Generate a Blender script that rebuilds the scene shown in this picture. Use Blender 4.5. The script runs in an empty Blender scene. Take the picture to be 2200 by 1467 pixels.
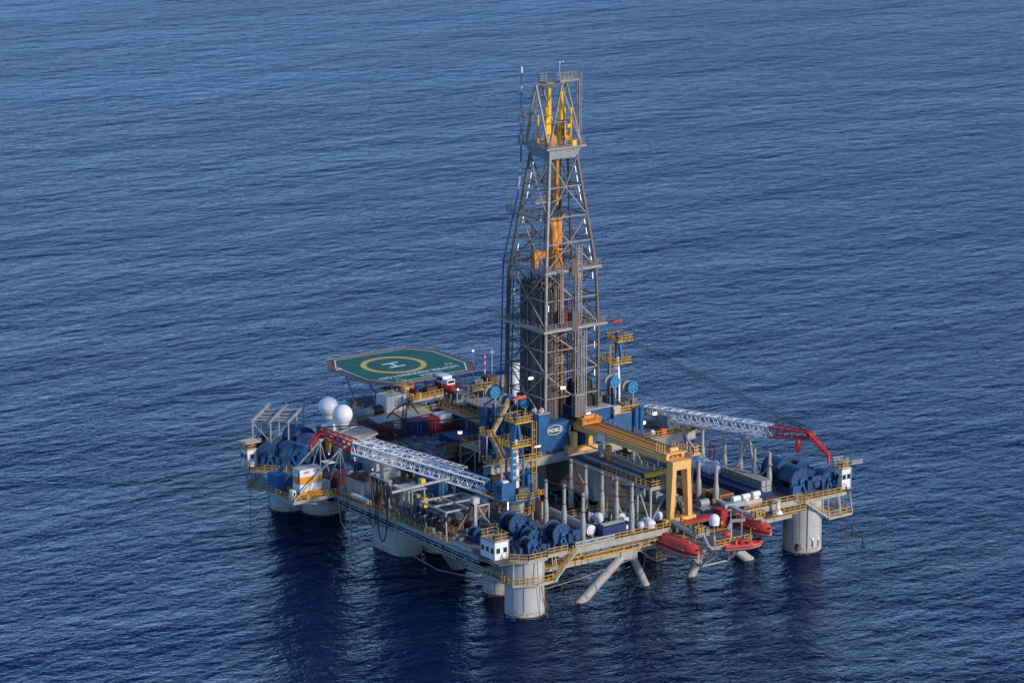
import bpy, math, random
from mathutils import Vector, Matrix
random.seed(7)
S=bpy.context.scene
COL=S.collection
R=math.radians
# ------------------------------------------------------------------ materials
def newmat(n):
    m=bpy.data.materials.new(n); m.use_nodes=True
    nt=m.node_tree; return m,nt,nt.nodes['Principled BSDF']
MATS={}
def flood(tb,bx_,mt,label):
    t=thing('flood_lamp',label,'lamp',tuple(tb[0])); part('pole',MB().tube(*tb[:3],n=6),'lgrey',t); h=part('lamp_head',MB().box(*bx_),'lgrey',t); b=bx_; part('lens',MB().box(b[0]+.05,b[1]-.05,b[2]-.04,b[2]-.01,b[4]+.05,b[5]-.05).box(b[0]-.03,b[0]-.01,b[2]+.05,b[3]-.05,b[4]+.05,b[5]-.05),mt,h)
def paint(n,c,rough=.55,var=.25,rust=.0,rc=(.13,.05,.022),metal=0.,scale=.6,streak=False,rthr=.60,bump=.0,corr=0.):
    """painted steel: slow tone mottling, grime and rust patches"""
    m,nt,b=newmat(n); N=nt.nodes; L=nt.links
    tc=N.new('ShaderNodeTexCoord'); mp=N.new('ShaderNodeMapping'); L.new(tc.outputs['Object'],mp.inputs[0])
    if streak: mp.inputs['Scale'].default_value=(1,1,.22)
    nz=N.new('ShaderNodeTexNoise'); nz.inputs['Scale'].default_value=scale; nz.inputs['Detail'].default_value=7; nz.inputs['Roughness'].default_value=.65
    L.new(mp.outputs[0],nz.inputs['Vector'])
    mr=N.new('ShaderNodeMapRange'); mr.inputs[1].default_value=.3; mr.inputs[2].default_value=.7
    mr.inputs[3].default_value=1-var; mr.inputs[4].default_value=1+var*.55; L.new(nz.outputs[0],mr.inputs[0])
    sc=N.new('ShaderNodeVectorMath'); sc.operation='SCALE'; sc.inputs[0].default_value=c[:3]; L.new(mr.outputs[0],sc.inputs['Scale'])
    out=sc.outputs[0]
    if rust>0:
        n2=N.new('ShaderNodeTexNoise'); n2.inputs['Scale'].default_value=scale*2.3; n2.inputs['Detail'].default_value=9; n2.inputs['Roughness'].default_value=.7
        mp2=N.new('ShaderNodeMapping'); mp2.inputs['Location'].default_value=(11.3,4.1,7.7)
        if streak: mp2.inputs['Scale'].default_value=(1.6,1.6,.25)
        L.new(tc.outputs['Object'],mp2.inputs[0]); L.new(mp2.outputs[0],n2.inputs['Vector'])
        r=N.new('ShaderNodeMapRange'); r.inputs[1].default_value=rthr-.06; r.inputs[2].default_value=rthr+.1; r.inputs[3].default_value=0; r.inputs[4].default_value=rust
        L.new(n2.outputs[0],r.inputs[0])
        mx=N.new('ShaderNodeMix'); mx.data_type='RGBA'; L.new(r.outputs[0],mx.inputs[0]); L.new(out,mx.inputs[6]); mx.inputs[7].default_value=(*rc,1)
        out=mx.outputs[2]
    L.new(out,b.inputs['Base Color'])
    b.inputs['Roughness'].default_value=rough; b.inputs['Metallic'].default_value=metal
    if corr:
        w=N.new('ShaderNodeTexWave'); w.inputs['Scale'].default_value=corr; w.bands_direction='DIAGONAL'
        mp3=N.new('ShaderNodeMapping'); mp3.inputs['Scale'].default_value=(1,1,0); L.new(tc.outputs['Object'],mp3.inputs[0]); L.new(mp3.outputs[0],w.inputs['Vector'])
        bp=N.new('ShaderNodeBump'); bp.inputs['Strength'].default_value=.9; bp.inputs['Distance'].default_value=.12; L.new(w.outputs[0],bp.inputs['Height']); L.new(bp.outputs[0],b.inputs['Normal'])
    elif bump:
        bp=N.new('ShaderNodeBump'); bp.inputs['Strength'].default_value=bump; bp.inputs['Distance'].default_value=.05; L.new(nz.outputs[0],bp.inputs['Height']); L.new(bp.outputs[0],b.inputs['Normal'])
    MATS[n]=m; return m
M={}
M['column']=paint('column_paint',(.49,.48,.425),.6,.13,.5,(.27,.2,.13),scale=.8,streak=True,rthr=.6)
M['waterline']=paint('waterline_band',(.50,.45,.37),.8,.25,.9,(.16,.08,.04),scale=1.1,rthr=.56)
M['slime']=paint('waterline_slime',(.05,.045,.03),.7,.4,scale=1.5)
M['brace']=paint('brace_paint',(.40,.38,.33),.6,.2,.8,(.22,.12,.06),scale=.5,rthr=.6)
M['grey']=paint('grey_paint',(.31,.31,.28),.55,.28,.7,(.12,.075,.045),scale=.7,rthr=.6)
M['lgrey']=paint('light_grey_paint',(.39,.38,.335),.55,.28,.7,(.2,.12,.07),scale=.6,rthr=.64)
M['bgrey']=paint('blue_grey_paint',(.34,.38,.375),.55,.25,.6,(.15,.09,.05),scale=.6,rthr=.62)
M['dgrey']=paint('dark_grey_steel',(.15,.145,.135),.6,.4,.6,(.09,.05,.03),scale=.8,rthr=.55)
M['deck']=paint('deck_plating',(.19,.185,.17),.7,.45,.8,(.12,.075,.05),scale=.25,rthr=.53)
M['deckbrown']=paint('muddy_deck_plating',(.20,.165,.135),.75,.5,.8,(.06,.045,.035),scale=.35,rthr=.5)
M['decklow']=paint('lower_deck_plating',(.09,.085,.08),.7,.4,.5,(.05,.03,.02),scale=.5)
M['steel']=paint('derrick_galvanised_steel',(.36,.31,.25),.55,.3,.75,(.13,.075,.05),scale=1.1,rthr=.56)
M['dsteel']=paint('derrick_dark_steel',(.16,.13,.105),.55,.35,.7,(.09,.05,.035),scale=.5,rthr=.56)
M['pipe']=paint('drill_pipe_steel',(.20,.175,.15),.55,.75,.8,(.07,.05,.04),scale=3.5,streak=True,rthr=.5,metal=.2)
M['rustpipe']=paint('tan_pipe_steel',(.33,.26,.20),.6,.5,.6,(.12,.08,.06),scale=2.,rthr=.55)
M['yellow']=paint('safety_yellow_paint',(.66,.37,.06),.5,.25,.6,(.35,.14,.03),scale=1.2,rthr=.56)
M['gantry']=paint('gantry_yellow_paint',(.86,.46,.13),.55,.16,.5,(.45,.22,.08),scale=.5,rthr=.66)
M['orange']=paint('orange_paint',(.68,.26,.03),.5,.25,.5,(.2,.08,.02),scale=1.,rthr=.6)
M['byel']=paint('bright_yellow_paint',(.95,.55,.02),.45,.18,.4,(.4,.2,.03),scale=1.,rthr=.64)
M['blue']=paint('blue_paint',(.02,.12,.27),.5,.35,.75,(.03,.035,.05),scale=.8,rthr=.6)
M['bluec']=paint('blue_corrugated_panel',(.022,.125,.285),.55,.32,.4,(.03,.06,.1),scale=.5,corr=1.6)
M['winch']=paint('winch_blue_paint',(.02,.078,.195),.5,.45,.85,(.022,.022,.03),scale=1.3,rthr=.53)
M['sky_blue']=paint('sheave_blue_paint',(.03,.24,.42),.45,.2,.3,(.02,.1,.2),scale=1.5)
M['navy']=paint('navy_paint',(.015,.035,.13),.5,.35,.4,(.03,.03,.03),scale=.8)
M['white']=paint('white_paint',(.80,.80,.77),.45,.08,.35,(.4,.34,.27),scale=.7,rthr=.68)
M['whitec']=paint('white_corrugated_panel',(.74,.74,.70),.5,.1,.4,(.4,.34,.27),scale=.5,corr=1.4,rthr=.67)
M['radome']=paint('radome_gelcoat',(.86,.85,.82),.35,.04)
M['boom']=paint('boom_white_paint',(.90,.88,.84),.5,.1,.4,(.4,.3,.22),scale=1.,rthr=.66)
M['red']=paint('red_paint',(.42,.028,.026),.5,.22,.4,(.12,.02,.02),scale=.8,rthr=.6)
M['boatred']=paint('lifeboat_orange_red',(.70,.06,.035),.4,.12,.3,(.5,.12,.08),scale=.9,rthr=.62)
M['boatpink']=paint('faded_hull_red',(.70,.24,.22),.5,.14,.4,(.5,.1,.08),scale=.9)
M['maroon']=paint('maroon_paint',(.11,.014,.018),.55,.35,.4,(.05,.015,.015),scale=.8)
M['beige']=paint('beige_paint',(.55,.50,.40),.55,.15,.4,(.25,.16,.09),scale=.6)
M['rust']=paint('rusty_steel',(.17,.08,.045),.8,.5,.7,(.07,.035,.025),scale=.9,rthr=.5,bump=.4)
M['corange']=paint('container_orange',(.82,.30,.02),.5,.12,.3,(.5,.2,.05),scale=.6,rthr=.66)
M['black']=paint('black_rubber',(.018,.018,.02),.6,.4)
M['hose']=paint('hose_rubber_grey',(.085,.09,.095),.6,.6,scale=.8)
M['netting']=paint('safety_net_mesh',(.15,.115,.10),.85,.3,scale=2.)
M['helgreen']=paint('helideck_green',(.016,.16,.09),.75,.28,.75,(.025,.08,.085),scale=.3,rthr=.5)
M['helyel']=paint('helideck_yellow',(.72,.50,.11),.7,.1)
M['marking']=paint('marking_white',(.75,.77,.75),.6,.08,.4,(.35,.4,.38),scale=1.2,rthr=.62)
M['cloth']=paint('banner_cloth',(.42,.47,.47),.8,.2,scale=1.5)
M['sack']=paint('woven_sack_white',(.72,.72,.76),.8,.12,.3,(.3,.3,.36),scale=1.6,bump=.5)
M['glass']=paint('dark_window_glass',(.02,.025,.03),.15,.2)
M['rope']=paint('wire_rope_brown',(.085,.065,.05),.8,.4,scale=2.)
M['drk']=paint('dark_green_panel',(.02,.06,.05),.5,.3)
M['flag']=paint('windsock_orange',(.95,.12,.04),.8,.1)
M['person']=paint('coverall_orange',(.75,.2,.04),.8,.2)
M['skin']=paint('skin_tone',(.4,.22,.15),.6,.1)
def lampmat(n,c,s):
    m,nt,b=newmat(n); b.inputs['Base Color'].default_value=(.8,.8,.8,1); b.inputs['Emission Color'].default_value=(*c,1); b.inputs['Emission Strength'].default_value=s; M[n]=m
lampmat('lamp_white',(1,.97,.9),.9)
lampmat('lamp_warm',(1,.88,.6),.8)
# ------------------------------------------------------------------ mesh builder
class MB:
    def __init__(s): s.v=[]; s.f=[]; s.sm=[]; s.g=[]
    def add(s,vs,fs,smooth=False):
        o=len(s.v); s.g.append((o,len(s.f))); s.v+=[tuple(v) for v in vs]; s.f+=[tuple(i+o for i in f) for f in fs]; s.sm+=[smooth]*len(fs); return s
    def box(s,x0,x1,y0,y1,z0,z1):
        return s.add([(x0,y0,z0),(x1,y0,z0),(x1,y1,z0),(x0,y1,z0),(x0,y0,z1),(x1,y0,z1),(x1,y1,z1),(x0,y1,z1)],
            [(3,2,1,0),(4,5,6,7),(0,1,5,4),(1,2,6,5),(2,3,7,6),(3,0,4,7)])
    def frame(s,p,q):
        p=Vector(p);q=Vector(q);d=(q-p).normalized(); u=Vector((0,0,1)) if abs(d.z)<.98 else Vector((1,0,0))
        a=d.cross(u).normalized(); b=a.cross(d).normalized(); return p,q,a,b
    def bar(s,p,q,w=.2,h=None):
        h=h or w; p,q,a,b=s.frame(p,q); vs=[]
        for c in (p,q):
            for i,j in ((-1,-1),(1,-1),(1,1),(-1,1)): vs.append(c+a*(i*w/2)+b*(j*h/2))
        return s.add(vs,[(3,2,1,0),(4,5,6,7),(0,1,5,4),(1,2,6,5),(2,3,7,6),(3,0,4,7)])
    def tube(s,p,q,r=.1,r2=None,n=8,cap=True):
        r2=r if r2 is None else r2; p,q,a,b=s.frame(p,q); vs=[]
        for c,rr in ((p,r),(q,r2)):
            for i in range(n):
                t=2*math.pi*i/n; vs.append(c+a*(math.cos(t)*rr)+b*(math.sin(t)*rr))
        s.add(vs,[(i,(i+1)%n,n+(i+1)%n,n+i) for i in range(n)],n>5)
        if cap: s.add(vs,[tuple(range(n))[::-1],tuple(range(n,2*n))])
        return s
    def path(s,pts,r=.1,n=6):
        for a,b in zip(pts[:-1],pts[1:]): s.tube(a,b,r,n=n)
        return s
    def sphere(s,c,r,n=16,m=10,sz=1.,t0=0.,t1=math.pi):
        vs=[];fs=[]
        for j in range(m+1):
            t=t0+(t1-t0)*j/m
            for i in range(n):
                a=2*math.pi*i/n; vs.append((c[0]+r*math.sin(t)*math.cos(a),c[1]+r*math.sin(t)*math.sin(a),c[2]+r*sz*math.cos(t)))
        for j in range(m):
            for i in range(n): fs.append((j*n+i,(j+1)*n+i,(j+1)*n+(i+1)%n,j*n+(i+1)%n))
        return s.add(vs,fs,True)
    def prism(s,poly,z0,z1):
        n=len(poly); vs=[(x,y,z0) for x,y in poly]+[(x,y,z1) for x,y in poly]
        return s.add(vs,[tuple(range(n))[::-1],tuple(range(n,2*n))]+[(i,(i+1)%n,n+(i+1)%n,n+i) for i in range(n)])
    def loft(s,secs,smooth=True,cap=True):
        n=len(secs[0]); vs=[v for c in secs for v in c]; fs=[]
        for j in range(len(secs)-1):
            for i in range(n): fs.append((j*n+i,j*n+(i+1)%n,(j+1)*n+(i+1)%n,(j+1)*n+i))
        s.add(vs,fs,smooth)
        if cap: s.add(secs[0],[tuple(range(n))[::-1]]); s.add(secs[-1],[tuple(range(n))])
        return s
    def rail(s,pts,h=1.15,sp=1.7,r=.05,closed=False,toe=False,kn=(1.,.52)):
        if closed: pts=list(pts)+[pts[0]]
        for a,b in zip(pts[:-1],pts[1:]):
            a=Vector(a);b=Vector(b);L=(b-a).length;k=max(1,round(L/sp))
            for i in range(k+1):
                p=a.lerp(b,i/k); s.bar(p,p+Vector((0,0,h)),r*1.7)
            for t in kn: s.bar(a+Vector((0,0,h*t)),b+Vector((0,0,h*t)),r*1.6)
            s.bar(a+Vector((0,0,.08)),b+Vector((0,0,.08)),.04,.16)
        return s
    def truss(s,a,b,w,h,n,rc=.09,rb=.05,w2=None,h2=None,up=Vector((0,0,1))):
        """box truss from a to b (centre lines), width w, depth h, n bays"""
        a=Vector(a);b=Vector(b);d=(b-a).normalized(); sd=d.cross(up).normalized(); u=sd.cross(d).normalized()
        w2=w if w2 is None else w2; h2=h if h2 is None else h2
        def C(t,i,j): ww=w+(w2-w)*t; hh=h+(h2-h)*t; return a.lerp(b,t)+sd*(i*ww/2)+u*(j*hh/2)
        cs=[(-1,-1),(1,-1),(1,1),(-1,1)]
        for c in cs: s.tube(C(0,*c),C(1,*c),rc,n=6)
        for k in range(n+1):
            t=k/n
            for q in range(4):
                c0,c1=cs[q],cs[(q+1)%4]
                if k in (0,n) or q in(0,2): s.tube(C(t,*c0),C(t,*c1),rb,n=4)
                if k<n:
                    t2=(k+1)/n; tm=(k+.5)/n
                    if q in (0,2): s.tube(C(t,*(c0 if k%2 else c1)),C(t2,*(c1 if k%2 else c0)),rb,n=4); continue
                    s.tube(C(t,*c0),C(tm,*c1),rb,n=4); s.tube(C(tm,*c1),C(t2,*c0),rb,n=4)
        return s
    def ladder(s,p,q,w=.5,side=(1,0,0),r=.05,cage=True):
        p=Vector(p);q=Vector(q);sd=Vector(side)*w/2; s.bar(p-sd,q-sd,r*2);s.bar(p+sd,q+sd,r*2)
        k=int((q-p).length/.6)
        for i in range(k): c=p.lerp(q,i/k); s.bar(c-sd,c+sd,r)
        return s
    def xform(s,mat):
        s.v=[tuple(mat@Vector(v)) for v in s.v]; return s
def link(name,me,parent=None):
    o=bpy.data.objects.new(name,me); COL.objects.link(o)
    if parent is not None: o.parent=parent
    return o
def absloc(o):
    v=Vector(o.location)
    while o.parent: o=o.parent; v+=Vector(o.location)
    return v
def pieces(mb):
    """far-apart pieces of a builder (each add() is an island; islands join when close compared with their size)"""
    g=mb.g+[(len(mb.v),len(mb.f))]; k=len(mb.g)
    if k<2 or k>260: return None
    bx=[]
    for i in range(k):
        vs=mb.v[g[i][0]:g[i+1][0]]
        if not vs: return None
        lo=[min(v[c] for v in vs) for c in range(3)]; hi=[max(v[c] for v in vs) for c in range(3)]; bx.append((lo,hi,max(hi[c]-lo[c] for c in range(3))))
    par=list(range(k))
    def fd(a):
        while par[a]!=a: par[a]=par[par[a]]; a=par[a]
        return a
    for i in range(k):
        for j in range(i+1,k):
            gap=math.sqrt(sum(max(0,bx[i][0][c]-bx[j][1][c],bx[j][0][c]-bx[i][1][c])**2 for c in range(3)))
            if gap<=max(.02,.5*max(bx[i][2],bx[j][2]))*.98: par[fd(i)]=fd(j)
    grp={}
    for i in range(k): grp.setdefault(fd(i),[]).append(i)
    if len(grp)<2 or len(grp)>60: return None
    out=[]
    for ids in grp.values():
        m=MB()
        for i in ids:
            v0,f0=g[i];v1,f1=g[i+1]; m.add(mb.v[v0:v1],[tuple(q-v0 for q in f) for f in mb.f[f0:f1]]); m.sm[-(f1-f0):]=mb.sm[f0:f1]
        out.append(m)
    return out
def part(name,mb,mat,parent=None,label=None,split=True):
    if split and parent is not None:
        ps=pieces(mb)
        if ps:
            for p in ps[1:]: part(name,p,mat,parent,label,False)
            mb=ps[0]
    """mesh given in world coordinates, stored relative to its thing"""
    off=absloc(parent) if parent is not None else Vector((0,0,0))
    me=bpy.data.meshes.new(name)
    me.from_pydata([(x-off.x,y-off.y,z-off.z) for x,y,z in mb.v],[],mb.f)
    me.polygons.foreach_set('use_smooth',mb.sm)
    me.materials.append(M[mat]); me.update()
    o=link(name,me,parent)
    if label: o['label']=label
    return o
def thing(name,label,cat,loc=(0,0,0),group=None,rz=0):
    o=bpy.data.objects.new(name,None); COL.objects.link(o); o.empty_display_size=1
    o.location=loc; o.rotation_euler=(0,0,rz); o['label']=label; o['category']=cat
    if group: o['group']=group
    return o
def solo(name,mb,mat,label,cat,group=None,loc=None):
    if loc is None:
        xs=[v[0] for v in mb.v];ys=[v[1] for v in mb.v];zs=[v[2] for v in mb.v]
        loc=((min(xs)+max(xs))/2,(min(ys)+max(ys))/2,min(zs))
    mb.v=[(x-loc[0],y-loc[1],z-loc[2]) for x,y,z in mb.v]
    o=part(name,mb,mat); o.location=loc; o['label']=label; o['category']=cat
    if group: o['group']=group
    return o
def copy_thing(root,loc,rz=0,label=None):
    r=root.copy(); COL.objects.link(r); r.location=loc; r.rotation_euler=(0,0,rz)
    if label: r['label']=label
    for ch in list(root.children):
        c=ch.copy(); COL.objects.link(c); c.parent=r
        for g in list(ch.children):
            d=g.copy(); COL.objects.link(d); d.parent=c
    return r
def lettering(txt,size,origin,xdir,ydir,mat,parent,depth=.03,align='CENTER',name='lettering',sx=1.,label=None):
    cu=bpy.data.curves.new('txt','FONT'); cu.body=txt; cu.size=size; cu.extrude=depth; cu.align_x=align; cu.align_y='CENTER'; cu.space_character=1.05; cu.offset=size*.022
    to=bpy.data.objects.new('txt',cu); COL.objects.link(to)
    bpy.context.view_layer.update()
    me=bpy.data.meshes.new_from_object(to.evaluated_get(bpy.context.evaluated_depsgraph_get()))
    bpy.data.objects.remove(to)
    x=Vector(xdir).normalized(); y=Vector(ydir).normalized(); z=x.cross(y)
    off=absloc(parent)
    mat4=Matrix(((x.x*sx,y.x,z.x,origin[0]-off.x),(x.y*sx,y.y,z.y,origin[1]-off.y),(x.z*sx,y.z,z.z,origin[2]-off.z),(0,0,0,1)))
    me.transform(mat4); me.materials.clear(); me.materials.append(M[mat])
    o=link(name,me,parent)
    if label: o['label']=label
    return o
# ------------------------------------------------------------------ sea, sky, light, camera
def make_sea():
    m,nt,b=newmat('sea_water'); N=nt.nodes; L=nt.links
    tc=N.new('ShaderNodeTexCoord')
    def mapn(rot,sc):
        mp=N.new('ShaderNodeMapping'); mp.inputs['Rotation'].default_value=(0,0,R(rot)); mp.inputs['Scale'].default_value=sc
        L.new(tc.outputs['Object'],mp.inputs[0]); return mp
    def noise(mp,scale,det,rough=.55,dist=0.):
        n=N.new('ShaderNodeTexNoise'); n.inputs['Scale'].default_value=scale; n.inputs['Detail'].default_value=det
        n.inputs['Roughness'].default_value=rough; n.inputs['Distortion'].default_value=dist; L.new(mp.outputs[0],n.inputs['Vector']); return n
    # crests run roughly across the view; view axis is 35 deg off the world x
    mp=mapn(-22,(.85,1,1)); mp2=mapn(-12,(.8,1,1)); mp3=mapn(-46,(.45,1,1))
    n1=noise(mp,.55,4,.62,.3)      # 3 m wavelets
    n2=noise(mp2,.2,3,.55,.2)      # 8 m chop
    n3=noise(mp3,.035,4,.62)        # swell / gust patches
    n4=noise(mp,2.2,2,.6)
    def ridge(n):
        a=N.new('ShaderNodeMath');a.operation='SUBTRACT';L.new(n.outputs[0],a.inputs[0]);a.inputs[1].default_value=.5
        c=N.new('ShaderNodeMath');c.operation='ABSOLUTE';L.new(a.outputs[0],c.inputs[0])
        d=N.new('ShaderNodeMath');d.operation='MULTIPLY';L.new(c.outputs[0],d.inputs[0]);d.inputs[1].default_value=-2.; return d.outputs[0]
    def comb(a,b,ka,kb):
        x=N.new('ShaderNodeMath');x.operation='MULTIPLY';L.new(a,x.inputs[0]);x.inputs[1].default_value=ka
        y=N.new('ShaderNodeMath');y.operation='MULTIPLY_ADD';L.new(b,y.inputs[0]);y.inputs[1].default_value=kb;L.new(x.outputs[0],y.inputs[2]); return y.outputs[0]
    h=comb(ridge(n1),n2.outputs[0],SEA[0],SEA[1])
    h=comb(h,n3.outputs[0],1.,SEA[2]); h=comb(h,n4.outputs[0],1.,SEA[3])
    n5=noise(mp3,.012,3,.6); mr5=N.new('ShaderNodeMapRange'); mr5.inputs[1].default_value=.35; mr5.inputs[2].default_value=.65; mr5.inputs[3].default_value=.75; mr5.inputs[4].default_value=1.25; L.new(n5.outputs[0],mr5.inputs[0])
    mm=N.new('ShaderNodeMath'); mm.operation='MULTIPLY'; L.new(h,mm.inputs[0]); L.new(mr5.outputs[0],mm.inputs[1])
    bp=N.new('ShaderNodeBump'); bp.inputs['Strength'].default_value=1.; L.new(mr5.outputs[0],bp.inputs['Strength']); bp.inputs['Distance'].default_value=1.; L.new(h,bp.inputs['Height'])
    N.remove(b); out=[n for n in N if n.type=='OUTPUT_MATERIAL'][0]
    df=N.new('ShaderNodeBsdfDiffuse'); df.inputs['Color'].default_value=(.001,.009,.045,1)
    gl=N.new('ShaderNodeBsdfGlossy'); gl.inputs['Color'].default_value=WCOL; gl.inputs['Roughness'].default_value=.09
    fr=N.new('ShaderNodeFresnel'); fr.inputs['IOR'].default_value=1.14; mx=N.new('ShaderNodeMixShader')
    L.new(bp.outputs[0],gl.inputs['Normal']); L.new(bp.outputs[0],fr.inputs['Normal']); L.new(fr.outputs[0],mx.inputs[0]); L.new(df.outputs[0],mx.inputs[1]); L.new(gl.outputs[0],mx.inputs[2]); L.new(mx.outputs[0],out.inputs['Surface'])
    return m
WCOL=(.52,.67,.94,1)
SEA=(.36,.80,3.8,.03)
M['sea']=make_sea()
sea=MB(); sea.add([(-30000,-30000,0),(30000,-30000,0),(30000,30000,0),(-30000,30000,0)],[(0,1,2,3)])
o=part('sea',sea,'sea'); o['kind']='structure'; o['label']='deep blue open sea with small wind waves'
SUN_EL,SUN_AZ=R(21),R(-66)     # direction to the sun: azimuth from +x towards +y
w=bpy.data.worlds.new('World'); S.world=w; w.use_nodes=True
bg=w.node_tree.nodes['Background']; sk=w.node_tree.nodes.new('ShaderNodeTexSky'); sk.sky_type='NISHITA'; sk.sun_disc=False
sk.sun_elevation=SUN_EL; sk.sun_rotation=math.pi/2-SUN_AZ; sk.dust_density=.6; sk.air_density=1.; sk.ozone_density=6.; sk.altitude=1200.
tn=w.node_tree.nodes.new('ShaderNodeMix'); tn.data_type='RGBA'; tn.blend_type='MULTIPLY'; tn.inputs[0].default_value=1.; tn.inputs[7].default_value=(.93,.97,1.09,1)
w.node_tree.links.new(sk.outputs[0],tn.inputs[6]); w.node_tree.links.new(tn.outputs[2],bg.inputs[0]); bg.inputs[1].default_value=.125
ld=bpy.data.lights.new('sun','SUN'); ld.energy=2.0; ld.angle=R(5); ld.color=(1,.87,.70)
lo=bpy.data.objects.new('sun',ld); COL.objects.link(lo)
sd=Vector((math.cos(SUN_EL)*math.cos(SUN_AZ),math.cos(SUN_EL)*math.sin(SUN_AZ),math.sin(SUN_EL)))
lo.rotation_euler=sd.to_track_quat('Z','Y').to_euler(); lo.location=(0,-200,200)
al=R(35.4); th=R(14.)
cd=bpy.data.cameras.new('camera'); cam=bpy.data.objects.new('camera',cd); COL.objects.link(cam); S.camera=cam
fwd=Vector((math.sin(al)*math.cos(th),math.cos(al)*math.cos(th),-math.sin(th)))
cam.location=(-321.6,-448.7,187.4); cam.rotation_euler=fwd.to_track_quat('-Z','Y').to_euler()
cd.lens=36*7000/2200; cd.sensor_width=36; cd.clip_start=5; cd.clip_end=60000
S.view_settings.view_transform='Standard'; S.view_settings.look='None'; S.view_settings.gamma=1; S.view_settings.use_curve_mapping=False
S.view_settings.exposure=.7
# ------------------------------------------------------------------ hull of the platform
H=thing('drilling_platform','grey semi-submersible drilling platform with stained round columns and muddy decks','drilling platform',(32,40,0))
DZ=11.
def column(x,y,r,zt=8.4,band=1.1):
    zt=10.5 if (x,y) in ((0,0),(64.8,.2)) else zt; b=MB().tube((x,y,band),(x,y,zt),r,n=48); c=part('column',b,'column',H)
    k=MB().tube((x,y,-6),(x,y,band),r+.03,n=48); part('waterline_band',k,'waterline',c); part('slime_ring',MB().tube((x,y,-5),(x,y,.22),r+.05,n=48),'slime',c)
    f=MB()
    for z in (3.,5.2): f.tube((x,y,z),(x,y,z+.06),r+.035,n=48,cap=False)
    for a in (206,300): ax,ay=x+math.cos(R(a))*(r+.1),y+math.sin(R(a))*(r+.1); f.tube((ax,ay,1.6),(ax,ay,zt-.3),.045,n=6)
    part('riser_pipe',f,'column',c)
for x,y,r in ((0,0,3.55),(3.6,12.6,3.2),(64.8,.2,3.65),(-.5,79.4,3.6),(4.2,74.,4.3),(9.,39.6,3.6),(64.8,79.4,3.6),(61.2,12.6,3.),(58.5,72.3,4.),(54.9,39.3,3.4)): column(x,y,r)
for a,z in ((262,2.6),(284,2.5)):
    x=64.8+3.7*math.cos(R(a));y=.2+3.7*math.sin(R(a)); p_=part('anode_pad',MB().box(x-.22,x+.22,y-.08,y+.1,z,z+.5),'white',H); part('rust_run',MB().box(x-.13,x+.1,y-.05,y+.1,z-1.3,z),'rust',p_)
for x,y,r in ((0,0,3.6),(64.8,.2,3.7)):
    x1=x+r*math.cos(R(-20 if x<1 else 218));y1=y+r*math.sin(R(-20 if x<1 else 218)); part('fairlead',MB().box(x1-.3,x1+.35,y1-.35,y1+.3,.7,2.).tube((x1,y1-.4,1.3),(x1,y1+.4,1.3),.5,n=12).tube((x1,y1-.3,2),(x1,y1-.3,9),.06,n=5),'rust',H)
part('vertical_seam',MB().bar((64.8-1.6,.2-3.36,1),(64.8-1.6,.2-3.36,10.4),.1).bar((-2.2,-2.85,1),(-2.2,-2.85,10.4),.06),'dgrey',H)
def rbox(x0,x1,y0,y1,r,n=8):
    p=[]
    for cx,cy,a0 in ((x1-r,y1-r,0),(x0+r,y1-r,90),(x0+r,y0+r,180),(x1-r,y0+r,270)):
        for i in range(n+1): a=R(a0+90*i/n); p.append((cx+r*math.cos(a),cy+r*math.sin(a)))
    return p
for x0,x1 in ((-.6,5.4),(59.4,65.4)):
    c=part('column',MB().prism(rbox(x0,x1,39.,50.6,2.9),1.,8.4),'column',H); part('waterline_band',MB().prism(rbox(x0-.03,x1+.03,38.97,50.63,2.9),-6,1.),'waterline',c)
def brace(p,q,r=.85):
    p=Vector(p);q=Vector(q); c=part('brace',MB().tube(p.lerp(q,.07),q,r,n=20),'brace',H)
    part('waterline_band',MB().tube(p+(p-q)*.5,p.lerp(q,.07),r+.02,n=20),'waterline',c)
    part('pale_band',MB().tube(p.lerp(q,.09),p.lerp(q,.24),r+.015,n=20),'lgrey',c)
brace((12.2,-.7,0),(21.7,-.4,6.9),.9); brace((27.3,.2,0),(23.6,-.2,6.9),.75)
brace((37.5,-.5,0),(42.,.2,6.9),.85); brace((52.2,1.1,0),(43.4,.2,6.9),.95)
brace((5.3,28.3,0),(-.8,26.0,7.2),1.25)
brace((20,28,0),(20,40,6.9),.8); brace((45,28,0),(45,40,6.9),.8); brace((20,55,0),(32,60,6.9),.8)
# main girders (box beams) with stiffener lines
def girder(x0,x1,y0,y1,z0=7.,z1=8.4):
    g=part('girder',MB().box(x0,x1,y0,y1,z0,z1),'lgrey',H); s=MB()
    L=max(x1-x0,y1-y0); k=int(L/4.2)
    for i in range(1,k):
        t=i/k
        if x1-x0>y1-y0: x=x0+(x1-x0)*t; s.box(x-.04,x+.04,y0-.05,y1+.05,z0-.03,z1-.02)
        else: y=y0+(y1-y0)*t; s.box(x0-.05,x1+.05,y-.04,y+.04,z0-.03,z1-.02)
    part('stiffener',s,'rust',g)
girder(3.2,20.6,-1.0,.6); girder(24.4,61.4,-1.,.6); girder(3.6,58.2,78.6,80.2)
girder(-2.6,-1.1,3.2,38.6); girder(-2.6,-1.1,50.8,76.4); girder(61.4,62.8,3.6,76)
part('girder',MB().prism([(20.6,-1.2),(24.4,-1.2),(24.4,.8),(20.6,.8)],6.1,8.4),'lgrey',H)
part('girder',MB().box(2,62,27.4,28.8,7.,8.38).box(2,62,52,53.4,7,8.38).box(30.8,32.2,1,78,7.02,8.36),'dgrey',H)
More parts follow.
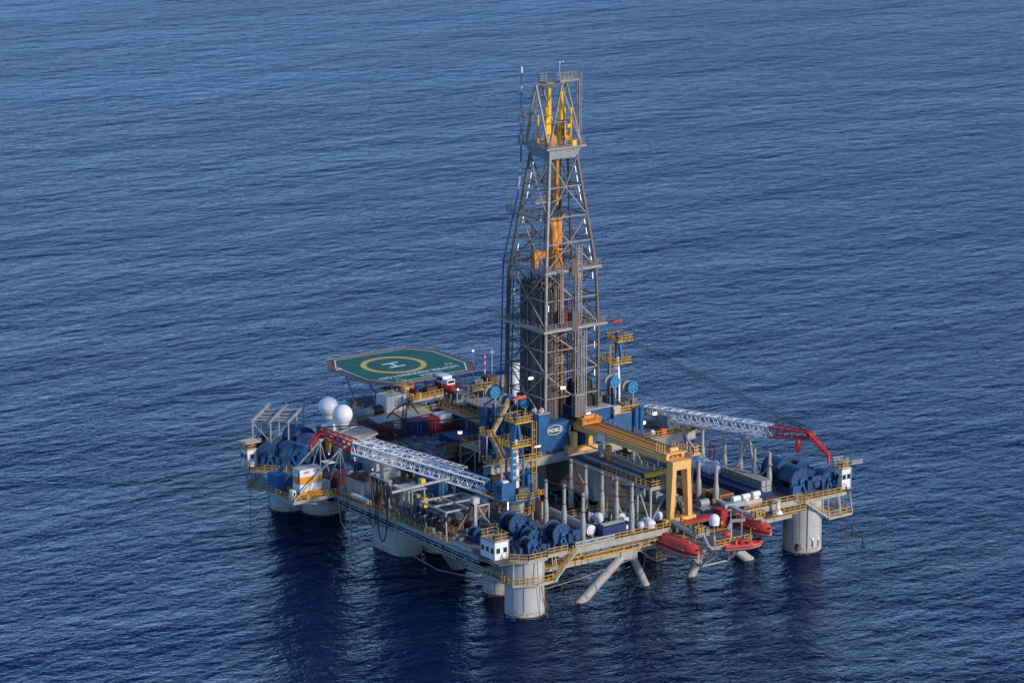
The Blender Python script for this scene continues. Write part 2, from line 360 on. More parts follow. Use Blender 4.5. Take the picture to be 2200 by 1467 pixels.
# lower deck with a moonpool opening
lo_=MB()
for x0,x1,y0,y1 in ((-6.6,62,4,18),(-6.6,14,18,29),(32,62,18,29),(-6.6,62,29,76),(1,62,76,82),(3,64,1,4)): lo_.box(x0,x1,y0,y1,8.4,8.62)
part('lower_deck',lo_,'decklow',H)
part('lower_walkway',MB().box(2.4,61,-2.7,-.9,8.4,8.52).rail([(4.6,-2.65,8.52),(29,-2.65,8.52)],r=.055),'yellow',H)
# upper deck plates at z=11 around the well
ud=MB()
for x0,x1,y0,y1 in ((-7.6,61.,-2.9,13.),(-7.6,13.5,13.,29.),(29.6,62.,13.,29.),(-7.6,62.,29.,78.),(0,62.,78,84.)): ud.box(x0,x1,y0,y1,10.72,DZ)
part('upper_deck',ud,'deckbrown',H)
part('added_shade_wall',MB().box(13.6,47,30.9,31.1,8.7,17.2).box(13.4,13.6,29,46,8.7,15).box(47,47.2,31,46,11,17),'black',H)  # black sheets added to stand for the shade beneath the drill floor
part('deck_patch',MB().box(-7.4,10.,5.,38.,DZ,DZ+.012),'deck',H)
# deck edge beams
e=MB()
e.box(5.2,30.6,-3.25,-2.9,10.1,11.12).box(47.5,61.5,-3.25,-2.9,10.1,11.12); part('edge_beam',e,'lgrey',H)
part('edge_beam',MB().box(-7.95,-7.6,3.2,50.6,10.45,11.08),'bgrey',H); part('lower_flange',MB().box(-7.9,-7.5,3.2,50.6,9.9,10.1),'grey',H)
part('edge_beam',MB().box(0,62.3,84,84.4,9.9,11.1).box(62,62.4,13,84,9.9,11.1).box(-7.95,-7.6,60.5,78,9.9,11.1),'grey',H)
# left side: hanging service rails, brackets
s=MB()
for z,xx in ((9.5,-8.05),(8.9,-7.9)): s.tube((xx,1.5,z),(xx,51,z),.13,n=6)
for y in range(5,52,5): s.bar((-7.8,y,10.2),(-7.9,y,8.8),.14); s.bar((-7.7,y,10.2),(-2.,y,8.),.22)
part('service_pipe',s,'bgrey',H)
s=MB()
for x in range(6,62,4): s.bar((x,-3.,10.4),(x,-2.3,8.5),.16)
for x in (13,26,50,57): s.bar((x,-3.,10.4),(x+2.2,-1.2,8.4),.22)
s.tube((6,-3.1,9.5),(30,-3.1,9.5),.1,n=6)
part('edge_bracket',s,'lgrey',H)
random.seed(44)
for i in range(34):
    y=random.uniform(5,50); k=random.random(); w_=random.uniform(.15,.9); z=random.uniform(8.6,10.2)
    if k<.5: part('edge_fitting',MB().box(-8.15,-7.8,y,y+w_,z,z+random.uniform(.2,.8)),random.choice(('rust','grey','lgrey','dgrey')),H)
    else: part('edge_strut',MB().bar((-7.9,y,11.2),(-8.,y+random.uniform(-1.,1.),8.8),.1),random.choice(('grey','lgrey','rust')),H)
for i in range(22):
    x=random.uniform(9,60); z=random.uniform(8.7,9.9); part('edge_fitting',MB().box(x,x+random.uniform(.2,1.2),-3.1,-2.8,z,z+random.uniform(.2,.7)),random.choice(('rust','grey','orange','dgrey')),H)
# inner trusses seen below the deck around the well
s=MB()
for x in (14.2,29.4): 
    for y in (13.5,17.5,21.5,25.5): s.bar((x,y,8.5),(x,y,10.8),.3); s.bar((x,y,8.5),(x,y+4,10.8),.16)
for y in (13.2,28.8):
    for i in range(5): x=14+3.1*i; s.bar((x,y,8.5),(x,y,10.8),.3); s.bar((x,y,10.8),(x+3.1,y,8.5),.16)
part('well_truss',s,'grey',H)
# clutter below deck edge (tanks, lockers) visible through the gap
s=MB(); random.seed(3)
for i in range(46):
    x=random.uniform(5,60); y=random.uniform(-.6,2.6); h=random.uniform(.4,1.7); wd=random.uniform(.3,1.4); s.box(x,x+wd,y,y+wd*.7,8.62,8.62+h)
for i in range(40):
    y=random.uniform(4,76); x=random.uniform(-6.4,-3.2); h=random.uniform(.4,1.6); wd=random.uniform(.3,1.6); s.box(x,x+wd*.7,y,y+wd,8.62,8.62+h)
part('below_deck_pipework',s,'dgrey',H)
# railings of the hull decks
r=MB(); r.rail([(8.9,-3.1,11.1),(30.4,-3.1,11.1)],r=.06).rail([(-7.8,5,11.1),(-7.8,50.3,11.1)],r=.055).rail([(48,-3.1,11.1),(61.5,-3.1,11.1)],r=.06)
r.rail([(0.5,84.2,11.1),(62.2,84.2,11.1),(62.2,44,11.1)],r=.05,sp=2.5); part('railing',r,'yellow',H)
part('railing',MB().rail([(13.7,13.2,11),(29.3,13.2,11)],r=.05).rail([(13.7,13.2,11),(13.7,28.6,11)],r=.05),'yellow',H)
# long pipe runs lying on the decks
s=MB(); random.seed(11)
for i in range(9): y=3.2+i*.34; s.tube((14.5+random.random(),12.4-i*.7,11.15),(28,12.4-i*.7,11.15),.09,n=5)
for i in range(7): s.tube((10.6+i*.32,3,11.16),(10.6+i*.32,27,11.16),.12,n=6)
part('deck_pipe',s,'grey',H)
s=MB()
for i in range(60):
    x=random.uniform(37,52); y=random.uniform(-1,26); a=random.uniform(0,3.1); l=random.uniform(.6,3); s.tube((x,y,11.12),(x+l*math.cos(a),y+l*math.sin(a),11.14),.07,n=5)
part('loose_pipe',s,'rust',H)
# ---- corner platforms for the anchor winches
def corner_platform(label,poly,lower,z=11.,zl=6.4,stair=None,rails=None,lrails=None,mat='lgrey'):
    cx=sum(p[0] for p in poly)/len(poly); cy=sum(p[1] for p in poly)/len(poly)
    t=thing('winch_platform',label,'platform',(cx,cy,zl),'corner platforms that carry the anchor winches')
    part('platform_deck',MB().prism(poly,z-.45,z+.03),mat,t)
    part('deck_plate',MB().prism([(cx+(x-cx)*.97,cy+(y-cy)*.97) for x,y in poly],z+.03,z+.05),'deck',t)
    part('railing',MB().rail(rails,r=.065,sp=1.5),'yellow',t)
    if lower:
        part('lower_platform',MB().prism(lower,zl-.3,zl),mat,t); part('lower_railing',MB().rail(lrails,r=.065,sp=1.3,h=1.3),'yellow',t)
        h=MB(); n=len(lower)
        for i in range(n):
            a=Vector((*lower[i],zl));b=Vector((*lower[(i+1)%n],zl)); k=max(1,int((b-a).length/3.))
            for j in range(k): p=a.lerp(b,j/k); h.bar(p,(cx+(p.x-cx)*.93,cy+(p.y-cy)*.93,z-.4),.16)
        part('hanger',h,'lgrey',t)
    if stair:
        a,b,wd=Vector(stair[0]),Vector(stair[1]),Vector(stair[2]); s=MB(); s.bar(a,b,.12,.35);s.bar(a+wd,b+wd,.12,.35)
        for i in range(14): p=a.lerp(b,(i+.5)/14); s.bar(p,p+wd,.28,.05)
        st=part('stair',s,'lgrey',t)
        hr=MB()
        for o_ in (Vector((0,0,0)),wd):
            for hh in (.55,1.1): hr.bar(a+o_+Vector((0,0,hh)),b+o_+Vector((0,0,hh)),.1)
            for i in range(6): p=a.lerp(b,i/5)+o_; hr.bar(p,p+Vector((0,0,1.1)),.1)
        part('handrail',hr,'yellow',st)
    return t
corner_platform('near corner winch platform with yellow rails over the front column',[(-8.2,13.5),(-8.2,6.4),(-4.9,6.2),(-4.9,-2.),(-2.2,-4.3),(2.,-4.3),(2.6,-3.4),(9.2,-3.6),(11.2,-1.),(11.,13.5)],
    [(-4.4,11.),(-4.4,-2.6),(-.2,-4.6),(4.3,-4.2),(4.3,-3.0),(0.,-3.4),(-3.4,-1.4),(-3.2,11.)],
    stair=((8.2,-4.4,10.9),(3.6,-4.4,6.4),(0,.9,0)),rails=[(-4.7,-1.,11.05),(-4.7,-1.9,11.05),(-2.1,-4.15,11.05),(2.,-4.15,11.05),(2.7,-3.3,11.05),(7.,-3.4,11.05)],
    lrails=[(-4.3,10.8,6.4),(-4.3,-2.5,6.4),(-.2,-4.5,6.4),(3.4,-4.15,6.4)])
corner_platform('right corner winch platform with hanging yellow stair',[(60.,13.),(60.,-3.),(61.6,-4.3),(71.6,-4.5),(72.3,-3.6),(72.3,13.)],
    [(67.8,-4.),(73.8,-3.8),(73.8,3.),(71.9,3.),(71.9,-2.2),(67.8,-2.4)],stair=((61.5,-4.3,10.9),(68.,-3.9,6.4),(0,.9,0)),
    rails=[(60.,-3.6,11.05),(61.6,-4.2,11.05),(71.6,-4.4,11.05),(72.2,-3.6,11.05),(72.2,12.8,11.05)],lrails=[(67.9,-3.9,6.4),(73.7,-3.7,6.4),(73.7,2.8,6.4)])
corner_platform('far left corner winch platform beneath the open pipe frame',[(-12.6,73.6),(-7.4,68.4),(8,66.5),(8,88),(1.5,88),(-8.6,78.6),(-11.9,77.8)],
    [(-11.6,76.8),(-8.6,73.6),(-5,76.4),(-4.,84.)],rails=[(-8.7,78.4,11.05),(-11.8,77.7,11.05),(-12.5,73.7,11.05),(-7.4,68.5,11.05)],lrails=[(-4.,84,6.4),(-11.5,76.8,6.4),(-8.6,73.7,6.4)])
corner_platform('far corner winch platform hidden behind the drill tower',[(60,70),(73,70),(73,88),(60,88)],None,rails=[(73,70,11.05),(73,88,11.05),(60,88,11.05)])
# container platform on the left side
t=thing('container_platform','triangular-ended side platform carrying the orange and white containers','platform',(-12,55,10.5))
part('platform_deck',MB().prism([(-17.2,50.1),(-7.6,50.1),(-7.6,67),(-12.,67),(-17.2,60.)],10.55,11.02),'bgrey',t)
part('deck_plate',MB().prism([(-16.9,50.4),(-7.8,50.4),(-7.8,66.5),(-12,66.5),(-16.9,60.)],11.02,11.04),'deck',t)
part('railing',MB().rail([(-17.1,59.5,11.05),(-17.1,50.2,11.05),(-7.8,50.2,11.05)],r=.06,sp=1.6),'yellow',t)
s=MB()
for y in (52,58,64): s.bar((-16.5,y,10.6),(-2.2,y,7.4),.35)
part('bracket',s,'grey',t)
# inclined A-frame posts over that edge (two)
for i,(y0,lab) in enumerate(((50.4,'inclined grey pipe brace frame in front of the orange and white container'),(57.5,'inclined grey pipe brace frame behind the orange and white container'))):
    t=thing('brace_frame',lab,'frame',(-11,y0,11),'inclined pipe brace frames at the container platform')
    top=(-6.4,y0+.2,19.6)
    part('raking_leg',MB().tube((-17.,y0,11.),top,.17,n=8),'lgrey',t)
    part('upper_stay',MB().tube(top,(3.5,y0+2.5,20.5),.17,n=8),'lgrey',t)
    f=MB()
    for dx,dy in ((-3.6,0),(-.1,0),(2.6,.3),(-6.8,0)): f.tube((-6.4+dx,y0+dy,11.),(top[0],top[1],top[2]-.2) if dx>-6 else (-11.6,y0,15.2),.1,n=6)
    f.sphere(top,.45,10,6); part('strut',f,'lgrey',t)
    part('foot_bracket',MB().box(-14.2,-13.4,y0-.3,y0+.1,11,11.9).box(-9.6,-8.6,y0-.3,y0+.1,11,12.),'yellow',t)
def parts(name,mbs,mat,parent,label=None):
    for b in mbs: part(name,b,mat,parent,label)
# ------------------------------------------------------------------ drill floor and substructure
CX,CY=32.6,36.3
t=thing('drill_floor','raised drill floor with skid beams under the tall lattice drill tower',"drill floor",(35,38,11))
part('floor_slab',MB().box(24.,47.5,29.2,46.5,22.9,23.5),'dgrey',t)
part('floor_slab',MB().box(47.5,59.5,27.5,45,17.4,17.9),'deckbrown',t,'brown stained lower floor with floodlights')
for x0,x1,y,zz in ((12.5,43,28.2,18.2),(12.5,47,30.4,17.6),(44,60.5,27.6,17.6)):
    b=part('skid_beam',MB().box(x0,x1,y-.12,y+.12,zz-1.3,zz).box(x0,x1,y-.45,y+.45,zz,zz+.16).box(x0,x1,y-.45,y+.45,zz-1.46,zz-1.3),'lgrey',t)
for x in (15.,19.,31.,41.,46.,52.,59.):
    part('support_post',MB().bar((x,28.4,11),(x,28.4,16.8),.45),'grey',t)
    part('support_brace',MB().bar((x,28.4,16.7),(x+3.2,28.4,11.2),.2),'grey',t)
for x,y in ((28.9,21.),(31.,21.)):
    pass
part('substructure_column',MB().box(29.2,31.4,18.6,20.4,11,17.9),'bgrey',t,'tall blue grey box column left of the gantry')
part('substructure_column',MB().box(31.8,32.5,20,20.7,11,21.),'bgrey',t)
for x in (25.,46.5):
    for y in (30.,45.5): part('substructure_column',MB().box(x-.9,x+.9,y-.9,y+.9,11,22.9),'dgrey',t)
part('wind_wall',MB().box(33.6,40.8,28.9,29.15,19,22.9),'bluec',t)
s=MB()
for i in range(10): x=25+2.2*i; s.bar((x,45.8,11),(x+2.2,45.8,22.8),.25)
for i in range(6): y=31+2.4*i; s.bar((24.6,y,11),(24.6,y+2.4,22.8),.3)
part('substructure_bracing',s,'dgrey',t)
part('railing',MB().rail([(47.8,27.2,17.9),(59.5,27.2,17.9),(59.5,44,17.9)],r=.06),'yellow',t)
part('railing',MB().rail([(41.4,29.2,23.5),(47.3,29.2,23.5),(47.3,46,23.5)],r=.06),'yellow',t)
# cluttered machinery standing on the floor
random.seed(5); 
s=MB()
for i in range(34):
    x=random.uniform(27,46);y=random.uniform(31,45);h=random.uniform(.6,3.2);w_=random.uniform(.4,1.7); s.box(x,x+w_,y,y+w_,23.5,23.5+h)
part('floor_machinery',s,'dgrey',t)
s=MB()
for i in range(12): x=39.5+random.random()*6; y=30.5+random.random()*3; s.tube((x,y,23.5),(x,y,26+random.random()*4),.12,n=6)
part('standpipe',s,'winch',t)
# blue corrugated house with the company sign, and right-hand blue house
t=thing('blue_drilling_house','blue corrugated wind wall house carrying the outlined NOBLE sign at the tower foot','house',(27,29,18.9))
part('wall',MB().box(23.6,30.6,28.3,30.6,18.95,24.3),'bluec',t)
part('stair_tower',MB().box(23.5,25.95,28.25,31.,19.,26.4),'bluec',t)
part('roof',MB().box(23.4,26.1,28.15,31.1,26.4,26.55),'lgrey',t)
s=MB(); random.seed(2)
for i in range(16): x=random.uniform(23.6,25.8);y=random.uniform(28.5,30.8); r_=random.uniform(.15,.4); s.sphere((x,y,26.6+r_*.5),r_,7,5)
part('bagged_load',s,'beige',t)
hexa=[(25.45,22.75),(25.6,22.35),(26.3,22.12),(27.7,22.02),(28.75,22.6),(29.0,23.15),(28.85,23.55),(28.1,23.8),(26.75,23.88)]
def xzpoly(p,y0,y1):
    m=MB(); n=len(p); m.add([(x,y0,z) for x,z in p]+[(x,y1,z) for x,z in p],[tuple(range(n)),tuple(range(n,2*n))[::-1]]+[(i,n+i,n+(i+1)%n,(i+1)%n) for i in range(n)]); return m
hexa=[(25.3,23.0),(25.7,22.35),(26.9,22.1),(27.5,22.1),(28.6,22.45),(28.98,23.0),(28.6,23.55),(27.5,23.9),(26.9,23.9),(25.7,23.6)]
sg=part('sign_plate',xzpoly(hexa,28.12,28.2),'drk',t)
f=MB(); 
for a,b in zip(hexa,hexa[1:]+hexa[:1]): f.tube((a[0],28.1,a[1]),(b[0],28.1,b[1]),.065,n=6)
part('sign_border',f,'marking',sg)
lettering('NOBLE',1.0,(27.14,28.1,22.98),(1,0,0),(0,0,1),'marking',sg,sx=.95)
t=thing('blue_driller_house','wide blue house with railed roof right of the drill tower foot','house',(41,29,18.9))
part('wall',MB().box(33.8,41.2,28.3,29.1,18.95,22.9),'bluec',t)
part('wall',MB().box(34.4,41.3,29.1,36,22.9,25.2),'bluec',t)
part('roof',MB().box(34.3,41.5,29.,36.1,25.2,25.32),'beige',t)
part('wall',MB().box(41.2,47.,28.3,31.,19.,23.6),'blue',t); part('pillar',MB().tube((46.2,28.,18),(46.2,28.,24.4),.55,n=14).tube((47.5,28.1,18),(47.5,28.1,24.4),.55,n=14),'blue',t)
part('railing',MB().rail([(41.4,28.4,23.6),(46.9,28.4,23.6)],r=.06),'yellow',t)
part('locker',MB().box(41.3,43.,28.5,29.4,23.6,25.2),'beige',t)
# ------------------------------------------------------------------ derrick
D=thing('drill_derrick','tall tapering grey steel lattice derrick standing on the drill floor','derrick',(CX,CY,23.5))
def hw(z):
    P_=[(23.5,6.2),(41.9,6.1),(52.9,5.75),(73.9,3.1),(76,3.6)]
    for (a,ha),(b,hb) in zip(P_[:-1],P_[1:]):
        if z<=b: return ha+(hb-ha)*(z-a)/(b-a)
    return P_[-1][1]
cor=[(-1,-1),(1,-1),(1,1),(-1,1)]
def dp(i,z,o=0): h=hw(z)+o; return Vector((CX+cor[i%4][0]*h,CY+cor[i%4][1]*h,z))
for i in range(4):
    m=MB(); 
    for a,b in ((23.5,41.9),(41.9,52.9),(52.9,73.9)): m.bar(dp(i,a),dp(i,b),.44,.44)
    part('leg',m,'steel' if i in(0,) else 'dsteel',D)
lv=[23.5,28.5,33.3,37.6,41.9,47.2,52.9,57.8,62.6,68.2,73.6]
for i in range(4):
    m=MB(); j=i+1
    for z in lv[1:]: m.bar(dp(i,z),dp(j,z),.2)
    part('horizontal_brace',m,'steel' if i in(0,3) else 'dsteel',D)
    m=MB()
    for z0,z1,z2 in ((23.5,28.5,33.3),(33.3,37.6,41.9),(41.9,47.2,52.9),(52.9,57.8,62.6),(62.6,68.2,73.6)):
        c=(dp(i,z1)+dp(j,z1))/2
        if i==0 and z2<53: m.bar(dp(i,z2),dp(j,z0),.22); continue
        for p in (dp(i,z0),dp(j,z0),dp(i,z2),dp(j,z2)): m.bar(p,c,.19)
        m.box(c.x-.3,c.x+.3,c.y-.3,c.y+.3,c.z-.3,c.z+.3) if False else m.sphere(c,.26,8,5)
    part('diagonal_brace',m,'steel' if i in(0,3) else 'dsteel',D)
m=MB(); random.seed(9)
for z in (28.5,33.3,37.6,47.2,57.8,62.6,68.2): m.bar(dp(0,z),dp(2,z),.16); m.bar(dp(1,z),dp(3,z),.16)
part('inner_brace',m,'dsteel',D)
def ringplat(z,o,wd,mat='lgrey',left=0,railh=1.25):
    h=hw(z)+o
    m=MB(); x0,x1,y0,y1=CX-h,CX+h,CY-h,CY+h
    m.box(x0,x1,y0,y0+wd,z-.35,z).box(x0,x1,y1-wd,y1,z-.35,z).box(x0,x0+wd,y0+wd,y1-wd,z-.35,z).box(x1-wd,x1,y0+wd,y1-wd,z-.35,z)
    if left: m.box(x0-.02,x0+wd,y1,y1+left,z-.35,z)
    pl=part('platform',m,mat,D)
    k=MB().rail([(x0,y1+left,z),(x0,y0,z),(x1,y0,z),(x1,y1,z),(x0+wd*left/max(left,.1),y1,z)] if left else [(x0,y1,z),(x0,y0,z),(x1,y0,z),(x1,y1,z)],h=railh,r=.045,sp=1.3,closed=not left,kn=(1.,.66,.33))
    part('railing',k,'steel',pl)
ringplat(41.9,1.3,1.5,left=2.4); ringplat(52.9,.9,1.2,'steel'); 
z=62.6; h=hw(z)
pl=part('platform',MB().box(CX-h-1.2,CX-h,CY-h+1,CY+h+2.6,z-.3,z).box(CX-h,CX+.5,CY-.5,CY+1.,z+2.2,z+2.4),'steel',D)
part('railing',MB().rail([(CX-h,CY-h+1,z),(CX-h-1.2,CY-h+1,z),(CX-h-1.2,CY+h+2.6,z),(CX-h,CY+h+2.6,z)],r=.045,sp=1.2,h=1.25,kn=(1,.66,.33)).rail([(CX-h,CY-.5,z+2.4),(CX+.5,CY-.5,z+2.4)],r=.045,sp=1.),'steel',pl)
# crown deck
def flare(z0,h0,z1,h1):
    return MB().add([(CX+i*h,CY+j*h,z) for z,h in ((z0,h0),(z1,h1)) for i,j in cor],[(0,1,5,4),(1,2,6,5),(2,3,7,6),(3,0,4,7),(3,2,1,0),(4,5,6,7)])
cd_=part('crown_deck',flare(73.7,3.2,75.5,3.75),'bgrey',D)
part('crown_beam',MB().bar((CX-2.6,CY-2.,80.2),(CX+1.6,CY-2.3,80.2),.14).bar((CX-3.4,CY-1.2,81.6),(CX-1.,CY-2.6,81.6),.14).bar((CX+.4,CY-3.,80.8),(CX+3.1,CY-1.,80.8),.14),'steel',cd_)
part('crown_platform',MB().box(CX-4.7,CX+4.5,CY-4.4,CY+4.9,75.5,75.75),'steel',cd_)
part('railing',MB().rail([(CX-4.6,CY+4.8,75.75),(CX-4.6,CY-4.3,75.75),(CX+4.4,CY-4.3,75.75),(CX+4.4,CY+4.8,75.75)],r=.045,sp=1.1,h=1.3,closed=True,kn=(1,.66,.33)),'steel',cd_)
# crown A-frames: feet at the corners, heads over the middle of each face
zt=87.2; heads=[Vector((CX-3.6,CY+.7,zt)),Vector((CX-.2,CY-2.7,zt)),Vector((CX+2.8,CY,zt+.2)),Vector((CX-1.,CY+2.7,zt))]
for i in range(4):
    j=i+1; hh=heads[(i+1)%4]
    part('crown_frame',MB().bar(Vector((CX+cor[i][0]*3.75,CY+cor[i][1]*3.75,75.6)),hh,.3).bar(Vector((CX+cor[j%4][0]*3.75,CY+cor[j%4][1]*3.75,75.6)),hh,.3),'steel',D)
m=MB(); 
for i in range(4): m.bar(heads[i],heads[(i+1)%4],.35)
m.bar(heads[0],heads[2],.25); m.box(CX-2.,CX+1.,CY-.6,CY+2.,zt+.1,zt+.25); m.box(CX+.3,CX+4.7,CY-1.7,CY-.7,zt+.35,zt+.6)
tp=part('top_frame',m,'steel',D)
part('railing',MB().rail([(CX-.2,CY+2.,zt+.25),(CX-2,CY+2.,zt+.25),(CX-2,CY-.4,zt+.25)],r=.04,sp=.9,h=1.4,kn=(1,.66,.33)).rail([(CX+.3,CY-1.7,zt+.6),(CX+4.7,CY-1.7,zt+.6),(CX+4.7,CY-.7,zt+.6),(CX+.3,CY-.7,zt+.6)],r=.04,sp=.8,h=1.3,kn=(1,.66,.33)),'steel',tp)
m=MB().ladder((CX+4.7,CY-1.2,77.4),(CX+4.7,CY-1.2,88.8),.6,(0,1,0),.05)
for dx,dy in ((.0,.45),(.0,-.45),(.7,.3),(.7,-.3)): m.bar((CX+4.7+dx,CY-1.2+dy,77.4),(CX+4.7+dx,CY-1.2+dy,88.9),.1)
for i in range(9): z=78+i*1.25; m.bar((CX+5.4,CY-1.5,z),(CX+5.4,CY-.9,z),.1); m.bar((CX+4.7,CY-1.65,z),(CX+5.4,CY-1.5,z),.08)
part('caged_ladder',m,'steel',D)
m=MB()
for dx,dy in ((0,0),(.6,0),(0,.6),(.6,.6)): m.bar((CX-4.9+dx,CY+3.6+dy,76),(CX-4.9+dx,CY+3.6+dy,82.5),.09)
for i in range(8): z=76.5+i*.8; m.bar((CX-4.9,CY+3.6,z),(CX-4.3,CY+3.6,z),.07); m.bar((CX-4.9,CY+3.6,z),(CX-4.9,CY+4.2,z),.07)
m.box(CX-4.9,CX-2.2,CY+2.6,CY+4.,81.2,81.35).rail([(CX-4.9,CY+2.6,81.35),(CX-2.2,CY+2.6,81.35)],r=.04,sp=.8,h=1.3)
part('caged_ladder',m,'steel',D)
# crown compensator and hoisting gear, yellow
cc=part('crown_compensator',MB().box(CX+.5,CX+2.5,CY-1.9,CY-1.4,78.9,79.5).box(CX+.5,CX+2.5,CY-1.9,CY-1.4,76.9,77.5).box(CX-.6,CX+1.6,CY-1.1,CY+1.1,78.2,79.2),'byel',D)
for x,y,z0,z1,r_ in ((CX-1.5,CY-.6,75.8,87.,.42),(CX+.6,CY-1.6,75.8,87.,.33),(CX-2.4,CY-1.,75.8,83.,.38),(CX-2.05,CY-1.,75.8,84.2,.25),(CX+2.9,CY-1.5,75.8,82.6,.3),(CX+1.2,CY-1.75,75.8,82.8,.24),(CX+1.7,CY+1.2,75.8,82.8,.25),(CX-1.9,CY+2.4,75.8,81,.22)):
    part('cylinder',MB().tube((x,y,z0),(x,y,z1),r_,n=12),'byel',cc)
part('sheave_wheel',MB().tube((CX-2.1,CY-2.3,76.9),(CX-2.1,CY-1.9,76.9),1.25,n=24),'orange',cc)
part('sheave_wheel',MB().tube((CX-1.,CY-.9,79.),(CX-.4,CY-.5,79.),1.15,n=20),'dgrey',cc)
part('hoist_drum',MB().tube((CX+1.1,CY-1.4,77.),(CX+2.3,CY-1.4,77.),.8,n=14).sphere((CX+1.6,CY-1.5,78.2),.55,10,6),'orange',cc)
part('guide_rail',MB().bar((CX+.55,CY-1.95,75.8),(CX+.55,CY-1.95,80.5),.2).bar((CX+1.,CY-1.95,75.8),(CX+1.,CY-1.95,80.5),.2),'black',cc)
part('name_board',MB().box(CX+1.2,CX+2.1,CY-4.42,CY-4.36,75.9,76.9),'byel',cc)
# inside the mast: guide rails, travelling block, top drive, racked pipe, racking arm
part('guide_rail',MB().bar((CX-.3,CY-.2,24),(CX-.3,CY-.2,73.5),.3).bar((CX+1.6,CY-.2,24),(CX+1.6,CY-.2,73.5),.3).bar((CX+.9,CY+1.2,24),(CX+.9,CY+1.2,73.5),.3),'dsteel',D)
part('drill_line',MB().tube((CX+.3,CY-.4,62),(CX+.3,CY-.4,75),.05,n=5).tube((CX+.9,CY-.4,62),(CX+.9,CY-.4,75),.05,n=5).tube((CX+.6,CY-.1,62),(CX+.6,CY-.1,75),.05,n=5).tube((CX-1.6,CY,24),(CX-1.6,CY,75),.06,n=5).tube((CX-1.9,CY+.3,24),(CX-1.9,CY+.3,75),.06,n=5),'black',D)
part('mud_hose_column',MB().tube((CX-.4,CY-1.6,64.5),(CX-.4,CY-1.6,73.6),.36,n=10),'orange',D)
part('riser_mast_pipe',MB().tube((CX+3.,CY-1.6,54),(CX+2.3,CY-1.4,73),.18,n=8),'rust',D)
td=part('top_drive',MB().box(CX-1.3,CX+.1,CY-1.7,CY-.5,54.3,58.).tube((CX-.6,CY-1.,57.5),(CX-.6,CY-1.,60.4),.95,.6,n=14).box(CX+.1,CX+1.,CY-1.5,CY-.6,57.,61.5).tube((CX-.7,CY-1.,52),(CX-.7,CY-1.,54.4),.3,n=8),'orange',D)
part('link_arm',MB().bar((CX+.2,CY-1.2,61.3),(CX+1.6,CY-1.5,62.4),.35).bar((CX+.4,CY-1.2,58),(CX+1.5,CY-1.5,59.3),.3).bar((CX-.7,CY-1.9,56.),(CX+.9,CY-2.,52.6),.4),'orange',td)
part('travelling_block',MB().sphere((CX-.9,CY-1.,60.6),.95,12,8,1.5).tube((CX-.9,CY-1.25,60.6),(CX-.9,CY-.75,60.6),.9,n=14),'orange',td)
ra=part('racking_arm',MB().box(CX-4.6,CX+.6,CY-.4,CY+.5,54.2,55.7).box(CX-4.6,CX-3.7,CY-.5,CY+.6,52.6,54.4).box(CX-.9,CX+.7,CY-1.9,CY+.5,52.3,55.2).bar((CX-4.2,CY,53.5),(CX-2.9,CY,54.6),.25),'orange',D)
part('arm_hoop',MB().path([(CX-.9,CY-2.,52.4),(CX-.9,CY-2.,55.4),(CX-.3,CY-2.,55.9),(CX+.6,CY-2.,55.9)],.14),'byel',ra)
part('lifting_boom',MB().bar((CX+1.7,CY-4.,53.9),(CX+2.9,CY-4.8,50.6),.7,.6),'byel',ra)
part('kelly_pipe',MB().tube((CX-.6,CY-3.6,24.2),(CX-.6,CY-3.6,51.2),.3,n=10),'orange',D)
part('swivel',MB().tube((CX-.5,CY-3.6,37),(CX-.5,CY-3.6,41),.42,n=8).box(CX-.1,CX+.7,CY-4,CY-3.2,36.2,38.7),'rust',D)
for (x0,x1,y0,y1,z1,lb) in ((CX-5.3,CX-.4,CY-3.4,CY+3.6,50.4,'left stack of racked dark drill pipe'),(CX-4.6,CX-1.4,CY-5.,CY-3.6,49.6,'front stack of racked dark drill pipe')):
    m=MB(); m2=MB(); random.seed(int(x0*10)); nx=int((x1-x0)/.38); ny=int((y1-y0)/.38)
    for i in range(nx):
        for j in range(ny):
            if random.random()<.07: continue
            x=x0+(x1-x0)*(i+.5)/nx; y=y0+(y1-y0)*(j+.5)/ny; zz=z1-random.random()*1.1
            (m2 if random.random()<.3 else m).tube((x,y,23.6),(x+random.uniform(-.06,.06),y+random.uniform(-.06,.06),zz),.15,n=5)
    p_=part('racked_drill_pipe',m,'pipe',D,lb); p_['kind']='stuff'; p_=part('racked_pale_pipe',m2,'rustpipe',D,lb.replace('dark','tan rusty')); p_['kind']='stuff'
m=MB(); random.seed(21)
for i in range(16): x=CX+random.uniform(1.5,5); y=CY+random.uniform(-3.5,4); m.tube((x,y,23.6),(x,y,random.uniform(30,48)),.12,n=5)
part('casing_pipe',m,'dsteel',D)
m=MB(); random.seed(33)
for i in range(22):
    x=CX+random.uniform(-3,3.4); y=CY+random.uniform(-3,3); z0=random.choice((24,42,52)); z1=random.choice((60,66,73.4)); k=max(.35,(73.9-z1)/22+.35); m.tube((x,y,z0),(CX+(x-CX)*k*.8,CY+(y-CY)*k*.8,z1),.07,n=4)
for i in range(30):
    x=CX+random.uniform(1.2,5.6); y=CY+random.uniform(-5,5); z=random.uniform(24,50); m.bar((x,y,z),(min(CX+5.8,x+random.uniform(-3,3)),y+random.uniform(-2,2),z+random.uniform(2,7)),.13)
for z in (26,31,35.5,39.7,44.5,50,55.3,60.2,65.4,70.9):
    for i in range(4): 
        if i in (1,2): m.bar(dp(i,z),dp(i+1,z),.12)
cl_=part('inner_pipework',m,'dsteel',D); cl_['kind']='stuff'
m=MB()
